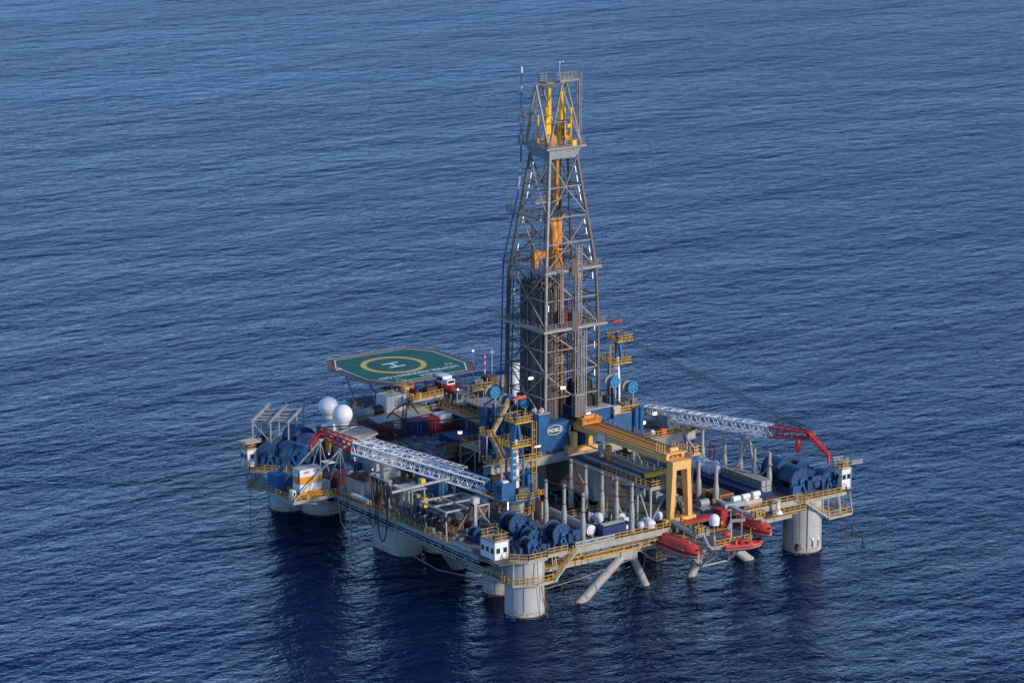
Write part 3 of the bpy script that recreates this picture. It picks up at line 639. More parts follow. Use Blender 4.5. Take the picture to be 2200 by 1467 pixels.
for z in (30.9,39.7,55.3,65.4): 
    for i in (0,3): c=dp(i,z).lerp(dp(i+1,z),.5); m.bar(dp(i,z),c+Vector((0,0,1.2)),.1)
part('minor_brace',m,'steel',D)
# fingerboards
part('finger_board',MB().box(CX-5.6,CX-.2,CY-4.,CY-3.8,49.,49.4).box(CX-5.6,CX-.2,CY+3.8,CY+4.1,49,49.4).box(CX-5.6,CX-5.3,CY-4,CY+4,49,49.4),'dsteel',D)
part('finger_board',MB().box(CX-5.9,CX+5.9,CY-5.9,CY+5.9,41.6,41.75),'black',D)
# elevator track, cages
m=MB(); x0,y0=CX+.9,CY-6.7
for dx in (0,.85): m.bar((x0+dx,y0,24.5),(x0+dx,y0,57.5),.16); m.bar((x0+dx,y0+.7,24.5),(x0+dx,y0+.7,57.5),.12)
for i in range(56):
    z=24.6+i*.585; m.bar((x0,y0,z),(x0+.85,y0,z),.1); 
    if i%2==0: m.bar((x0,y0,z),(x0+.85,y0,z+.58),.07)
part('elevator_track',m,'steel',D)
part('guide_pole',MB().tube((x0-.5,y0+.1,24.5),(x0-.5,y0+.1,53),.11,n=6),'steel',D)
m=MB().box(x0-1.3,x0+.9,y0-1.2,y0-.1,24.6,24.7).box(x0-1.3,x0+.9,y0-1.2,y0-.1,28.7,28.85)
for dx in (-1.3,-.55,.2,.9):
    m.bar((x0+dx,y0-1.2,24.6),(x0+dx,y0-1.2,28.8),.09); m.bar((x0+dx,y0-.1,24.6),(x0+dx,y0-.1,28.8),.09)
for i in range(9): m.bar((x0-1.3,y0-1.2,24.8+i*.48),(x0+.9,y0-1.2,24.8+i*.48),.05)
el=part('elevator_cage',m,'lgrey',D); part('mesh_panel',MB().box(x0-1.25,x0+.85,y0-1.15,y0-1.1,24.7,28.7).box(x0-1.28,x0-1.24,y0-1.15,y0-.2,24.7,28.7),'netting',el)
part('wall_panel',MB().box(CX-.95,CX+.45,CY-7.3,CY-7.2,52.,55.2),'netting',D); part('wall_panel',MB().box(CX-.95,CX+.45,CY-7.5,CY-7.4,41.2,45.2),'netting',D,'brown mesh panel at the big platform')
part('driller_booth',MB().box(CX-2.6,CX-1.,CY-6.6,CY-5.4,41.9,45.2),'maroon',D)
m=MB()
for dx,dy in ((0,0),(.7,0),(.7,.6),(0,.6),(.35,0)): m.bar((CX-5.2+dx+1.6,CY-7.3+dy,43),(CX-5.2+dx+1.6,CY-7.3+dy,53.5),.1)
for i in range(13): z=43.3+i*.78; m.bar((CX-3.6,CY-7.3,z),(CX-2.9,CY-7.3,z),.08); m.bar((CX-3.6,CY-6.7,z),(CX-3.6,CY-7.3,z),.07)
for dx,dy in ((0,0),(.7,0),(.7,.6),(0,.6)): m.bar((CX-4.2+dx,CY-7.,29),(CX-4.2+dx,CY-7.,41.5),.09)
for i in range(15): z=29.3+i*.8; m.bar((CX-4.2,CY-7.,z),(CX-3.5,CY-7.,z),.08)
m.box(CX-4.8,CX-2.9,CY-7.4,CY-6.3,35.4,35.5).rail([(CX-4.8,CY-7.4,35.5),(CX-2.9,CY-7.4,35.5)],sp=.9,r=.05,h=1.3)
part('caged_ladder',m,'steel',D)
m=MB()
for k,xx in enumerate((1.55,1.95,2.35,2.8)): m.tube((CX+xx,CY-6.9,19.5),(CX+xx,CY-6.9,39+k*.9),.11,n=6)
part('standpipe',m,'lgrey',D)
m=MB().bar(dp(3,23.5)+Vector((-.6,.2,0)),dp(3,52)+Vector((-.5,.2,0)),.18).bar(dp(3,23.5)+Vector((.5,-.4,0)),dp(3,52)+Vector((.5,-.4,0)),.18)
for i in range(56): z=23.8+i*.5; m.bar(dp(3,z)+Vector((-.6,.2,0)),dp(3,z)+Vector((.5,-.4,0)),.09)
part('cable_tray',m,'dsteel',D)
part('guide_pole',MB().tube((CX-4.6,CY-1.4+3.2,23.5),(CX-4.0,CY+1.,60.5),.2,n=6),'rust',D)
# blue vent line climbing the left side
v0=Vector((CX-7.6,CY+6.6,27)); pts=[Vector((CX-9.4,CY+9.5,24.6)),v0,Vector((CX-7.,CY+6.4,53)),Vector((CX-4.9,CY+4.6,66)),Vector((CX-4.5,CY+4.2,72)),Vector((CX-4.4,CY+4.1,90.2))]
part('vent_pipe',MB().path(pts,.16,8),'blue',D); 
m=MB(); random.seed(4)
for i in range(9): a=pts[3+i%2].lerp(pts[4+i%2],random.random()*.8+.1); m.tube(a,a+(pts[4+i%2]-pts[3+i%2]).normalized()*1.1,.18,n=8)
m.tube(pts[5]-Vector((0,0,1.2)),pts[5],.19,n=8); part('vent_band',m,'marking',D)
part('antenna',MB().tube((CX+1.,CY+1.6,zt),(CX+1.,CY+1.6,92.4),.05,n=5).tube((CX+4.3,CY-1.2,88.9),(CX+4.3,CY-1.2,90.2),.05,n=5),'blue',D)
part('obstruction_lamp',MB().tube((CX+2.4,CY+1.4,zt+.3),(CX+2.4,CY+1.4,90.6),.04,n=5).sphere((CX+2.4,CY+1.4,90.7),.2,8,6).sphere((CX+3.1,CY+1.4,90.8),.16,8,6),'marking',D)
part('davit_arm',MB().path([(CX-2.6,CY+2.2,84.5),(CX-4.2,CY+3.4,85.2),(CX-5.4,CY+4.4,85.)],.1),'steel',D)
part('black_draping',MB().box(CX+2.2,CX+6.5,CY-5.3,CY-1.2,23.5,27.3).prism([(CX+2.6,CY-5),(CX+5.6,CY-5),(CX+5.9,CY-1.4),(CX+2.8,CY-1.2)],27.3,30.4),'black',D)
# strip lights along legs
sl=[]
for i,zs in ((3,(71,69,67.2,65.3,60.5,55.2,46.5)),(1,(70.6,68.8,66.8,65.2,60.8,58.8,55.3,53.4,50.3,40.4,37,31.5)),(0,(45.3,))):
    for z in zs:
        a=dp(i,z,-.35); b=dp(i,z+1.2,-.35); o_=Vector((-.35 if i==1 else .35,-.2,0)); part('strip_light',MB().tube(a+o_,b+o_,.05,n=6),'lamp_white',D)
for x,y,z in ((CX-3.,CY-6.9,30.2),(CX-6.9,CY-2,31.6),(CX+2.6,CY-7.5,24.4)): part('floodlight',MB().box(x,x+.9,y,y+.3,z,z+.45),'lamp_white',D)
# gantry-like riser sheave posts left and right of the derrick (tensioner sheaves)
def sheave(x,y,zc,zb,r_,mat,label,ang=0):
    t=thing('tensioner_sheave',label,'sheave',(x,y,zb),'blue tensioner sheaves around the drill floor')
    w_=part('sheave_wheel',MB().tube((x,y-.22,zc),(x,y+.22,zc),r_,n=28),mat,t)
    h_=MB()
    for k in range(6):
        a=R(60*k+20); h_.tube((x+math.cos(a)*r_*.6,y-.26,zc+math.sin(a)*r_*.6),(x+math.cos(a)*r_*.6,y-.2,zc+math.sin(a)*r_*.6),r_*.14,n=8)
    part('lightening_hole',h_,'navy',w_)
    part('hub',MB().tube((x,y-.32,zc),(x,y-.2,zc),r_*.2,n=12),mat,w_)
    part('rear_sheave',MB().tube((x-.7,y+.7,zc+.2),(x-.7,y+1.1,zc+.2),r_*.95,n=24),'grey',t)
    part('cylinder',MB().tube((x,y+.2,zb),(x,y+.2,zc-r_*.8-1.5),.3,n=12),'winch',t); part('piston_rod',MB().tube((x+.05,y-.1,zb+3.),(x+.05,y-.1,zc-r_*.8),.14,n=8),'lgrey',t)
sheave(20.3,38.,29.2,16.7,1.15,'sky_blue','light blue spoked sheave, leftmost of the three beside the drill tower')
sheave(23.7,38.,27.1,16.7,1.2,'blue','darker blue sheave in the middle of the three left of the drill tower')
sheave(25.8,36.,26.8,16.7,1.15,'sky_blue','teal blue sheave nearest the NOBLE house')
sheave(42.3,29.6,29.7,23.6,1.15,'sky_blue','blue sheave in front of the white crane king post')
sheave(46.6,29.6,28.,17.8,1.2,'sky_blue','light blue sheave farthest right above the gantry rail')
# tensioner bottles (blue vertical cylinders) behind
for i,(x,y,z1) in enumerate(((21.2,38.6,25.2),(22.,38.8,25.4),(22.7,38.2,24.6),(24.4,37.6,24.4),(25.,37.,24.4),(20.6,35.4,21.6),(21.8,34.4,21.8),(22.8,33.6,22.6))):
    solo('air_bottle',MB().tube((x,y,16.2),(x,y,z1),.33,n=12).sphere((x,y,z1),.33,12,6),'winch' if i%2 else 'blue','tall blue tensioner air bottle among its row left of the NOBLE house','bottle','blue air bottles between the sheaves',loc=(x,y,16.2))
# blue box walls behind the sheaves
solo('tensioner_cabinet',MB().box(19.2,20.6,39.4,41.4,16.7,25.8),'winch','dark blue cabinet behind the leftmost sheave','cabinet')
# ------------------------------------------------------------------ lattice boom cranes
def crane(label,bx,by,zd,zs,foot,join,neck,tip,hook,roty,lab_extra):
    """bx,by pedestal axis; zd deck; zs slewing deck; boom in world points"""
    t=thing('pedestal_crane',label,'crane',(bx,by,zd),'blue pedestal cranes with white lattice booms')
    P_=lambda x,y,z:(bx+x,by+y,zs+z)
    ped=part('pedestal',MB().tube((bx,by,zd),(bx,by,zs-.6),1.75,n=28).tube((bx,by,zs-.9),(bx,by,zs-.2),2.1,n=28),'lgrey',t)
    m=MB(); ring=[(bx+3.3*math.cos(R(45*k+10)),by+3.3*math.sin(R(45*k+10))) for k in range(8)]
    m.prism(ring,zs-3.1,zs-2.9); rp=part('ring_platform',m,'grey',ped)
    part('ring_railing',MB().rail([(x,y,zs-2.9) for x,y in ring],closed=True,r=.06,sp=1.3),'yellow',ped)
    sp=part('slewing_deck',MB().prism([(bx-3.6,by-2.4),(bx+.4,by-4.),(bx+3.6,by-3.),(bx+3.9,by+1.6),(bx+2.,by+3.2),(bx-3.2,by+2.8)],zs-.25,zs+.1),'blue',t)
    part('railing',MB().rail([P_(-1.8,-3.1,.1),P_(.4,-3.9,.1),P_(3.5,-2.9,.1),P_(3.8,1.5,.1)],r=.06,sp=1.1),'yellow',sp)
    mh=part('machine_house',MB().box(bx-4.2,bx-1.2,by-1.9,by+.9,zs+.1,zs+3.2),'blue',t); part('exhaust_box',MB().box(bx-3.4,bx-2.2,by-1.2,by-.2,zs+3.2,zs+3.5),'white',mh)
    part('operator_cab' if 'near' in lab_extra else 'winch_house',MB().box(bx+1.5,bx+3.7,by-2.1,by+.8,zs+.1,zs+(4.2 if 'near' in lab_extra else 2.4)),'blue' if 'near' in lab_extra else 'dgrey',t)
    part('engine_grille',MB().box(bx-.9,bx+1.6,by-2.6,by-1.6,zs+.1,zs+2.),'dgrey',t)
    part('cab_window',MB().box(bx-4.26,bx-4.2,by-1.5,by-.2,zs+1.4,zs+2.6),'drk',mh)
    # A-frame tower: four blue posts, tapered, X-laced, white king post inside
    H1=9.9;H2=14.2
    far='far' in lab_extra
    for i,j in cor:
        if far and i>0: continue
        part('tower_post',MB().bar(P_(i*1.3,j*1.25,0),P_(i*1.,j*1.,H1),.3,.3),'blue',t)
    bd=part('name_plate',MB().box(bx-1.75,bx-.72,by-1.5,by-1.42,zs+.4,zs+H1),'blue',t)
    for k,ch in enumerate('DRECO'):
        lettering(ch,.72,P_(-1.2,-1.52,H1-1.0-k*1.22),(0,0,-1),(1,0,0),'marking',bd)
    m=MB()
    for k in range(4):
        z0=k*H1/4;z1=(k+1)*H1/4
        for (a,b) in ((((-1.2,-1.2),(-1.2,1.2)),) if far else (((-1.15,-1.25),(1.15,-1.25)),((1.2,-1.2),(1.2,1.2)),((-1.2,1.2),(1.2,1.2)),((-1.2,-1.2),(-1.2,1.2)))):
            m.bar(P_(*a,z0),P_(*b,z1),.11); m.bar(P_(*b,z0),P_(*a,z1),.11)
    part('tower_lacing',m,'dgrey',t)
    part('king_post',MB().tube((bx,by,zs+.1),(bx,by,zs+H1*.6),.85,.8,n=20).tube((bx,by,zs+H1*.6),(bx,by,zs+H1+.8),.8,.5,n=20),'white',t)
    for zz,x0,x1,y0,y1 in ((H1,-2.4,2.,-2.4,2.4),(H2,-1.3,2.6,-2.,1.6)):
        pl=part('tower_platform',MB().box(bx+x0,bx+x1,by+y0,by+y1,zs+zz-.15,zs+zz),'yellow',t)
        part('railing',MB().rail([P_(x0,y1,zz),P_(x0,y0,zz),P_(x1,y0,zz),P_(x1,y1,zz)],r=.055,sp=.95,closed=True),'yellow',pl)
    part('head_frame',MB().bar(P_(-1,-.6,H1),P_(.2,0,H2+.8),.8,.5).bar(P_(.9,-.6,H1),P_(.4,0,H2+.8),.5,.5).bar(P_(-.4,1,H1),P_(.3,.2,H2+.8),.5,.5),'blue',t)
    part('head_sheave',MB().tube(P_(.2,-.5,H2+.7),P_(.2,.5,H2+.7),.55,n=16),'winch',t)
    lx=-3. if far else 2.6; lt=H2+(0 if far else 0); m=MB().ladder(P_(lx,-2.1,-2.8 if not far else 3),P_(lx,-2.1,lt),.5,(1,0,0),.05); m.bar(P_(lx-.45,-2.5,4 if far else 0),P_(lx-.45,-2.5,lt),.08).bar(P_(lx+.45,-2.5,4 if far else 0),P_(lx+.45,-2.5,lt),.08)
    for k in range(4 if far else 0,12): m.bar(P_(lx-.45,-2.5,k*1.15),P_(lx+.45,-2.5,k*1.15),.08)
    part('caged_ladder',m,'yellow',t)
    # boom
    f=Vector(foot);j=Vector(join);n_=Vector(neck);tp=Vector(tip)
    bm=part('boom',MB().truss(f,j,2.3,2.05,14,rc=.2,rb=.085),'boom',t)
    part('boom_tip_section',MB().truss(j,n_,2.3,2.05,6,rc=.14,rb=.08,w2=1.3,h2=1.1),'red',t)
    b2=MB().bar(n_+Vector((0,0,.3)),n_-Vector((0,0,.6)),1.1,1.)
    b2.truss(n_,tp,1.,.9,4,rc=.12,rb=.07,w2=.5,h2=.5); b2.bar(n_,n_.lerp(tp,.85),.3,.28)
    jb=part('jib',b2,'red' if 'near' in lab_extra else 'boatred',t)
    part('jib_hook',MB().tube(tp,tp+Vector((0,0,-1.8)),.3,.2,n=10),'boatred',jb)
    bf=part('boom_foot',MB().bar((bx-1.6,by,zs+1),tuple(f),.7,1.),'blue',t)
    hk=Vector(hook); part('hook_block',MB().tube(hk+Vector((0,0,2.)),hk,.55,.4,n=10).sphere(hk+Vector((0,0,2.)),.55,10,6),'orange' if 'near' in lab_extra else 'boatred',t)
    part('hoist_rope',MB().tube(n_,hk+Vector((0,0,2)),.05,n=4),'black',t)
    top=Vector(P_(.2,0,H2+.9)); ln=MB()
    for k in (-.5,.5): ln.tube(top+Vector((k,0,0)),n_+Vector((k,0,.9)),.075,n=5)
    ln.tube(top+Vector((0,0,-1)),n_+Vector((0,0,.4)),.05,n=5)
    part('pendant_rope',ln,'black',t)
    return t
crane('blue pedestal crane at the front with DRECO lettering, its white boom resting toward the left',9.4,16.2,11,16.1,(6.2,20.6,17.4),(-7.2,44.2,21.7),(-9.9,51.7,23.2),(-13.,50.4,21.8),(-8.6,51.2,19.2),0,'near')
crane('blue pedestal crane behind the drill tower with its white boom lowered over the right side',52.9,43.,11,19.6,(56.2,37.6,20.),(62.1,6.9,22.),(65.1,-1.,22.5),(65.6,-5.9,19.6),(63.6,.5,19.),0,'far')
solo('wind_cone',MB().tube((9.1,16.4,34.2),(11.4,15.6,34.7),.18,.36,n=10).tube((10.,16.2,31),(10.,16.2,34.4),.04,n=5),'flag','bright orange windsock above the front DRECO crane','windsock')
solo('wind_cone',MB().tube((50.6,41.4,37.8),(52.6,41.,38.1),.15,.34,n=10).tube((52.7,41.2,35.),(52.7,41.2,38.1),.04,n=5),'boatred','red windsock flying over the rear crane','windsock')
# boom rests
def rest(x,y,z0,z1,sp,label):
    t=thing('boom_rest',label,'boom rest',(x,y,z0),'tall grey boom rests')
    part('leg',MB().tube((x-sp,y+1,z0),(x,y,z1-.8),.33,.25,n=10),'lgrey',t); part('leg',MB().tube((x+sp*.3,y-1.2,z0),(x,y,z1-.8),.2,n=8),'lgrey',t); part('leg',MB().tube((x+sp,y,z0),(x,y,z1-.8),.12,n=8),'lgrey',t)
    part('cradle',MB().box(x-1.6,x+1.6,y-.7,y+.7,z1-.9,z1-.3).bar((x-1.6,y,z1-.4),(x-2.3,y,z1+.5),.3).bar((x+1.6,y,z1-.4),(x+2.3,y,z1+.5),.3),'lgrey',t)
rest(61.1,12.,11,20.6,3.6,'tall inclined grey boom rest holding the right white boom near its red end')
t=thing('boom_rest','single thick grey column holding up the left crane boom','boom rest',(-4.4,39.2,11),'tall grey boom rests')
part('column',MB().tube((-4.4,39.4,11),(-4.4,39.4,19.),.42,n=14),'lgrey',t); part('cradle',MB().box(-6.,-2.8,38.7,40.1,18.2,19.4),'lgrey',t)
m=MB()
for x in (-7.4,-1.6): m.bar((-4.4,39.4,15.),(x,39.4,11),.18); m.bar((-4.4,39.4,15.),(-4.4,39.4+x+4.4,11),.18)
part('strut',m,'lgrey',t)
# spare lattice section lying behind the left boom
t=thing('spare_lattice_boom','greyish white spare lattice section lying behind the left crane boom','lattice boom',(13,50,12))
part('lattice',MB().truss((7.6,63.,15.6),(12.4,36.5,15.6),2.3,1.7,15,rc=.1,rb=.055,w2=1.2,h2=1.),'boom',t)
part('end_frame',MB().bar((12.4,36.5,15.6),(13.,33.5,15.),.7,.7),'maroon',t)
part('trestle',MB().bar((8.,61,11),(8.,61,14.7),.3).bar((12,38,11),(12,38,15),.3),'grey',t)
# ------------------------------------------------------------------ gantry crane
t=thing('gantry_crane','large yellow gantry crane with twin girders and tapering portal legs','gantry crane',(33.6,12,11))
gx0,gx1=31.9,35.7
for x,lb in ((gx0,None),(gx1,None)):
    m=MB(); w0=.95; x_in=x
    m.loft([[(x-.45+s_,-2.0,z),(x+.45+s_,-2.0,z),(x+.45+s_,-2.0+dd,z),(x-.45+s_,-2.0+dd,z)] for z,s_,dd in ((12.2,-.25 if x==gx0 else .2,1.1),(21.3,.25 if x==gx0 else -.25,1.9))],smooth=False)
    lg=part('leg',m,'gantry',t); part('bogie',MB().box(x-1.7,x+1.5,-2.1,-.9,11.35,12.2),'gantry',lg)
    part('wheel',MB().tube((x-1.2,-2.15,11.4),(x-1.2,-.8,11.4),.38,n=14).tube((x+1.,-2.15,11.4),(x+1.,-.8,11.4),.38,n=14),'dgrey',lg)
part('portal_beam',MB().box(gx0-.25,gx1+.25,-2.04,-.3,21.3,22.95),'gantry',t)
for x in (gx0,gx1-.2):
    g=part('girder',MB().box(x-.25,x+.35,-.15,28.4,22.4,23.6).box(x-.42,x+.52,-.16,28.42,23.6,23.72),'gantry',t)
    part('rail',MB().box(x-.02,x+.12,-.1,28.3,23.72,23.86),'rust',g)
part('walkway',MB().box(gx1+.5,gx1+1.3,-.1,28.4,23.3,23.4).rail([(gx1+1.3,-.1,23.4),(gx1+1.3,28.4,23.4)],r=.04,sp=1.5),'steel',t)
part('grating',MB().box(gx0+.5,gx1-.6,-.1,27.8,22.9,23.).bar((gx0+1.3,-.1,23.3),(gx0+1.3,27.8,23.3),.25).bar((gx0+2.4,-.1,23.3),(gx0+2.4,27.8,23.3),.25),'gantry',t)
for x in (30.9,34.5):
    part('short_leg',MB().box(x-.45,x+.5,26.7,27.8,19.,22.2),'gantry',t)
part('end_carriage',MB().box(29.2,36.2,26.7,27.9,18.3,19.1).box(29.2,30.3,26.5,28,19.1,19.6),'gantry',t)
tr=part('trolley',MB().box(31.3,35.6,25.,27.2,23.9,24.3).tube((32.2,26.1,24.9),(34.8,26.1,24.9),.6,n=14).box(31.5,32.2,25.4,26.9,24.3,25.1).box(34.6,35.4,25.3,26.8,24.3,25.3),'orange',t)
part('railing',MB().rail([(31.2,24.9,24.3),(35.7,24.9,24.3)],r=.06,sp=.8,h=.8),'orange',tr)
tr=part('hose_reel_frame',MB().box(31.4,36.3,-.6,.8,23.9,24.15).tube((32.6,.2,24.6),(34.4,.2,24.6),.45,n=12).rail([(31.5,2.6,23.9),(31.5,.2,23.9)],r=.07,sp=.8,h=1.9).rail([(36.,3.8,23.7),(36.6,-1.8,23.7),(38.2,-1.8,23.7),(38.2,.2,23.7)],r=.07,sp=.8,h=1.3).box(36.2,38.3,-2.,.2,23.4,23.6),'gantry',t)
part('ladder',MB().ladder((gx1+.9,-.6,12),(gx1+.9,-.6,23.3),.5,(1,0,0),.04).bar((gx1+.5,-1.2,13),(gx1+.5,-1.2,23),.05).bar((gx1+1.3,-1.2,13),(gx1+1.3,-1.2,23),.05),'steel',t)
part('hoist_block',MB().box(31.2,31.9,16.6,17.8,20.,21.8).tube((31.5,17.2,18.2),(31.5,17.2,20.2),.4,n=10),'orange',t)
part('equipment_box',MB().box(31.35,31.55,18.2,20.4,22.0,23.4),'white',t)
part('folded_arm',MB().bar((30.8,5.2,18.9),(32.4,4.2,19.2),.8,.7).bar((32.2,4.3,19.1),(34.4,3.2,19.7),.6,.6),'byel',t)
# raised pipe deck below the gantry
t=thing('raised_pipe_deck','raised steel pipe deck on braced legs under the yellow gantry','pipe deck',(32,8,11))
part('deck_frame',MB().box(28.3,37.4,.2,.45,17.6,18.1).box(28.3,28.6,.45,26,17.6,18.1).box(37.1,37.4,.45,26,17.6,18.1),'bgrey',t); part('top_plate',MB().box(28.6,37.1,.45,26.,17.9,18.02),'decklow',t)
part('railing',MB().rail([(28.4,15.,18.1),(28.4,.3,18.1),(37.2,.3,18.1)],r=.065,sp=1.5),'yellow',t)
k=0
for y in (.3,4.2,13.5):
    part('leg',MB().bar((28.45,y,11),(28.45,y,17.6),.32),'lgrey',t)
    part('leg',MB().bar((37.2,y,11),(37.2,y,17.6),.32),'lgrey',t)
for a,b in (((28.45,.3,11.2),(28.45,4.2,17.5)),((28.45,4.2,17.5),(28.45,8.4,11.2)),((28.45,13.5,17.5),(28.45,9,11.2)),((28.45,.4,11.2),(32.6,.3,17.5)),((37.,.4,11.2),(33.,.3,17.5)),((28.45,13.5,11.2),(28.45,17.5,17.5))): part('brace',MB().bar(a,b,.22),'lgrey',t)
m=MB(); random.seed(8)
for i in range(11): x=29.6+i*.42; m.tube((x,3.+random.random()*3,18.3),(x,24,18.3),.19,n=8)
for i in range(6): x=30.+i*.5; m.tube((x,7,18.65),(x,23,18.65),.2,n=8)
part('stacked_pipe',m,'dgrey',t)
part('stacked_pipe',MB().tube((29.6,5.,18.9),(29.6,22,18.9),.3,n=10).tube((31.6,5.6,19.),(31.6,16,19.),.26,n=10),'grey',t)
part('catwalk_rail',MB().rail([(36,3,18.1),(36,25,18.1)],r=.05,sp=2).bar((31,4,20.3),(31,24,20.6),.2),'lgrey',t)
# ------------------------------------------------------------------ guide posts
def post(x,y,h,mat='lgrey',lab=None,r=.36,z=11,bands=(.93,.6),grp=None):
    t=thing('guide_post',lab,'post',(x,y,z),grp)
    part('shaft',MB().tube((x,y,z),(x,y,z+h*.45),r*1.5,r*1.4,n=14).tube((x,y,z+h*.45),(x,y,z+h*.6),r*1.4,r*.92,n=14).tube((x,y,z+h*.6),(x,y,z+h),r*.92,r*.86,n=14),mat,t)
    for b in bands: part('band',MB().tube((x,y,z+h*b),(x,y,z+h*b+.22),r*1.02 if b>.6 else r*1.1,n=14),'red',t)
for k,y in enumerate((-.4,4.2,8.6,13.6,18.2)): post(23.6,y,9.1,lab='tapered grey post, %s of the row of five beside the raised pipe deck'%('nearest','second nearest','middle','second farthest','farthest')[k],grp='tapered grey posts beside the raised pipe deck')
for k,(y,h) in enumerate(((-.1,9.),(5.6,9.2),(11.2,8.8),)): post(12.8,y,h,r=.34,lab='tapered grey post, %s of the row of three behind the near winches'%('nearest','middle','farthest')[k],grp='tapered grey posts behind the near winches')
post(11.9,14.8,6.4,lab='short stained grey post right of the front crane',r=.4,bands=())
for k,y in enumerate((4.,8.4,12.6,17.4,24.2)): post(59.6,y,7.9,lab='grey post, %s of the five in the right-hand row along the sea side'%('nearest','second nearest','middle','second farthest','farthest')[k],bands=(),grp='grey posts along the right side',r=.38)
for k,(x,y) in enumerate(((45.6,2.6),(45.4,7.6))): post(x,y,8.,lab='grey post, %s of the pair right of the gantry legs'%('nearer','farther')[k],bands=(),grp='pair of grey posts right of the gantry',r=.4)
s=MB()
for y0,y1 in ((4.,8.4),(8.4,12.6),(12.6,17.4),(17.4,24.2),(24.2,31)): s.tube((59.6,y0,18.85),(59.6,y1,18.85),.1,n=6)
solo('tie_bar',s,'lgrey','thin grey tie bar linking the tops of the right-hand row of posts','tie bar')
s=MB()
for y0,y1 in ((-.4,4.2),(4.2,8.6),(8.6,13.6),(13.6,18.2)): s.tube((23.6,y0,19.9),(23.6,y1,19.9),.09,n=6)
solo('tie_bar',s,'lgrey','thin grey tie bar linking the tops of the posts by the raised pipe deck','tie bar')
solo('tie_bar',MB().tube((12.8,-.1,19.6),(12.8,5.6,19.8),.09,n=6).tube((12.8,5.6,19.8),(12.8,11.2,19.6),.09,n=6),'maroon','dark red tie bar linking the posts behind the near winches','tie bar')
solo('tie_bar',MB().tube((45.6,2.6,18.8),(45.4,7.6,18.8),.09,n=6),'lgrey','short tie bar between the pair of posts right of the gantry','tie bar')
solo('stay_strut',MB().tube((59.2,22,11),(57.6,28,18),.28,n=10),'lgrey','inclined grey strut by the farthest right-hand post','strut')
solo('stay_strut',MB().tube((59.,9,11),(59.4,3,16.8),.16,n=8),'lgrey','thin inclined strut by the nearest right-hand posts','strut')
# ------------------------------------------------------------------ helideck
HX,HY,HZ=32.6,89,22.
t=thing('helideck','octagonal green helideck with a yellow ring and white H on grey truss legs','helideck',(HX,HY,HZ-.6))
oc=[(-9,-11.2),(9,-11.2),(12,-6),(12,6),(8.6,11.2),(-9,11.2),(-12,6),(-12,-6)]
oc=[(HX+a,HY+b) for a,b in oc]
def scl(p,k): return [(HX+(x-HX)*k,HY+(y-HY)*k) for x,y in p]
part('deck_plate',MB().prism(oc,HZ-.5,HZ),'helgreen',t)
def band(po,pi,z0,z1):
    m=MB(); n=len(po); m.add([(x,y,z) for z in (z0,z1) for p in (po,pi) for x,y in p],sum([[(i,(i+1)%n,3*n-2*n+(i+1)%n-0,n+i) for i in range(n)][0:0]],[])); 
    v0=0
    m.f=[];m.sm=[]
    for i in range(n):
        j=(i+1)%n; m.f+=[(2*n+i,2*n+j,3*n+j,3*n+i),(i,n+i,n+j,j),(i,j,2*n+j,2*n+i),(n+j,n+i,3*n+i,3*n+j)]; m.sm+=[False]*4
    return m
part('edge_line',band(scl(oc,.995),scl(oc,.972),HZ+.004,HZ+.012),'marking',t)
RX,RY=HX-1.,HY+1.
circ=lambda r,n=72:[(RX+r*math.cos(2*math.pi*i/n),RY+r*math.sin(2*math.pi*i/n)) for i in range(n)]
part('landing_ring',band(circ(6.75),circ(5.6),HZ+.004,HZ+.014),'helyel',t)
part('letter_h',MB().box(RX-1.9,RX+1.9,RY+1.1,RY+1.8,HZ+.004,HZ+.014).box(RX-1.9,RX+1.9,RY-1.8,RY-1.1,HZ+.004,HZ+.014).box(RX-.35,RX+.35,RY-1.1,RY+1.1,HZ+.004,HZ+.013),'marking',t)
lettering('HOMER FERRINGTON',1.9,(HX-.2,HY-7.0,HZ+.006),(-1,0,0),(0,-1,0),'marking',t,.005,sx=.98)
lettering('NOBLE',1.6,(HX+1.2,HY-9.4,HZ+.006),(-1,0,0),(0,-1,0),'marking',t,.005)
lettering('9.3',1.4,(HX+8.6,HY-4.7,HZ+.006),(-1,0,0),(0,-1,0),'marking',t,.005)
part('safety_net',band(scl(oc,1.115),scl(oc,1.0),HZ-.25,HZ-.1),'netting',t)
m=MB()
n=len(oc); o2=scl(oc,1.118)
for i in range(n):
    a=Vector((*oc[i],HZ-.3));b=Vector((*oc[(i+1)%n],HZ-.3));c=Vector((*o2[i],HZ+.0));d=Vector((*o2[(i+1)%n],HZ+.0)); m.bar(c,d,.1)
    k=int((b-a).length/1.7)
    for q in range(k+1): m.bar(a.lerp(b,q/k),c.lerp(d,q/k),.07)
part('net_frame',m,'steel',t)
s=MB(); random.seed(6)
for i in range(3): s.prism(scl(circ(1,5),1) ,0,0) if False else None
part('under_beam',MB().box(HX-10,HX+10,HY-6.3,HY-5.8,HZ-1.1,HZ-.5).box(HX-10,HX+10,HY+1,HY+1.5,HZ-1.1,HZ-.5).box(HX-6,HX-5.5,HY-10,HY+10,HZ-1.12,HZ-.5).box(HX+5.5,HX+6,HY-10,HY+10,HZ-1.12,HZ-.5),'bgrey',t)
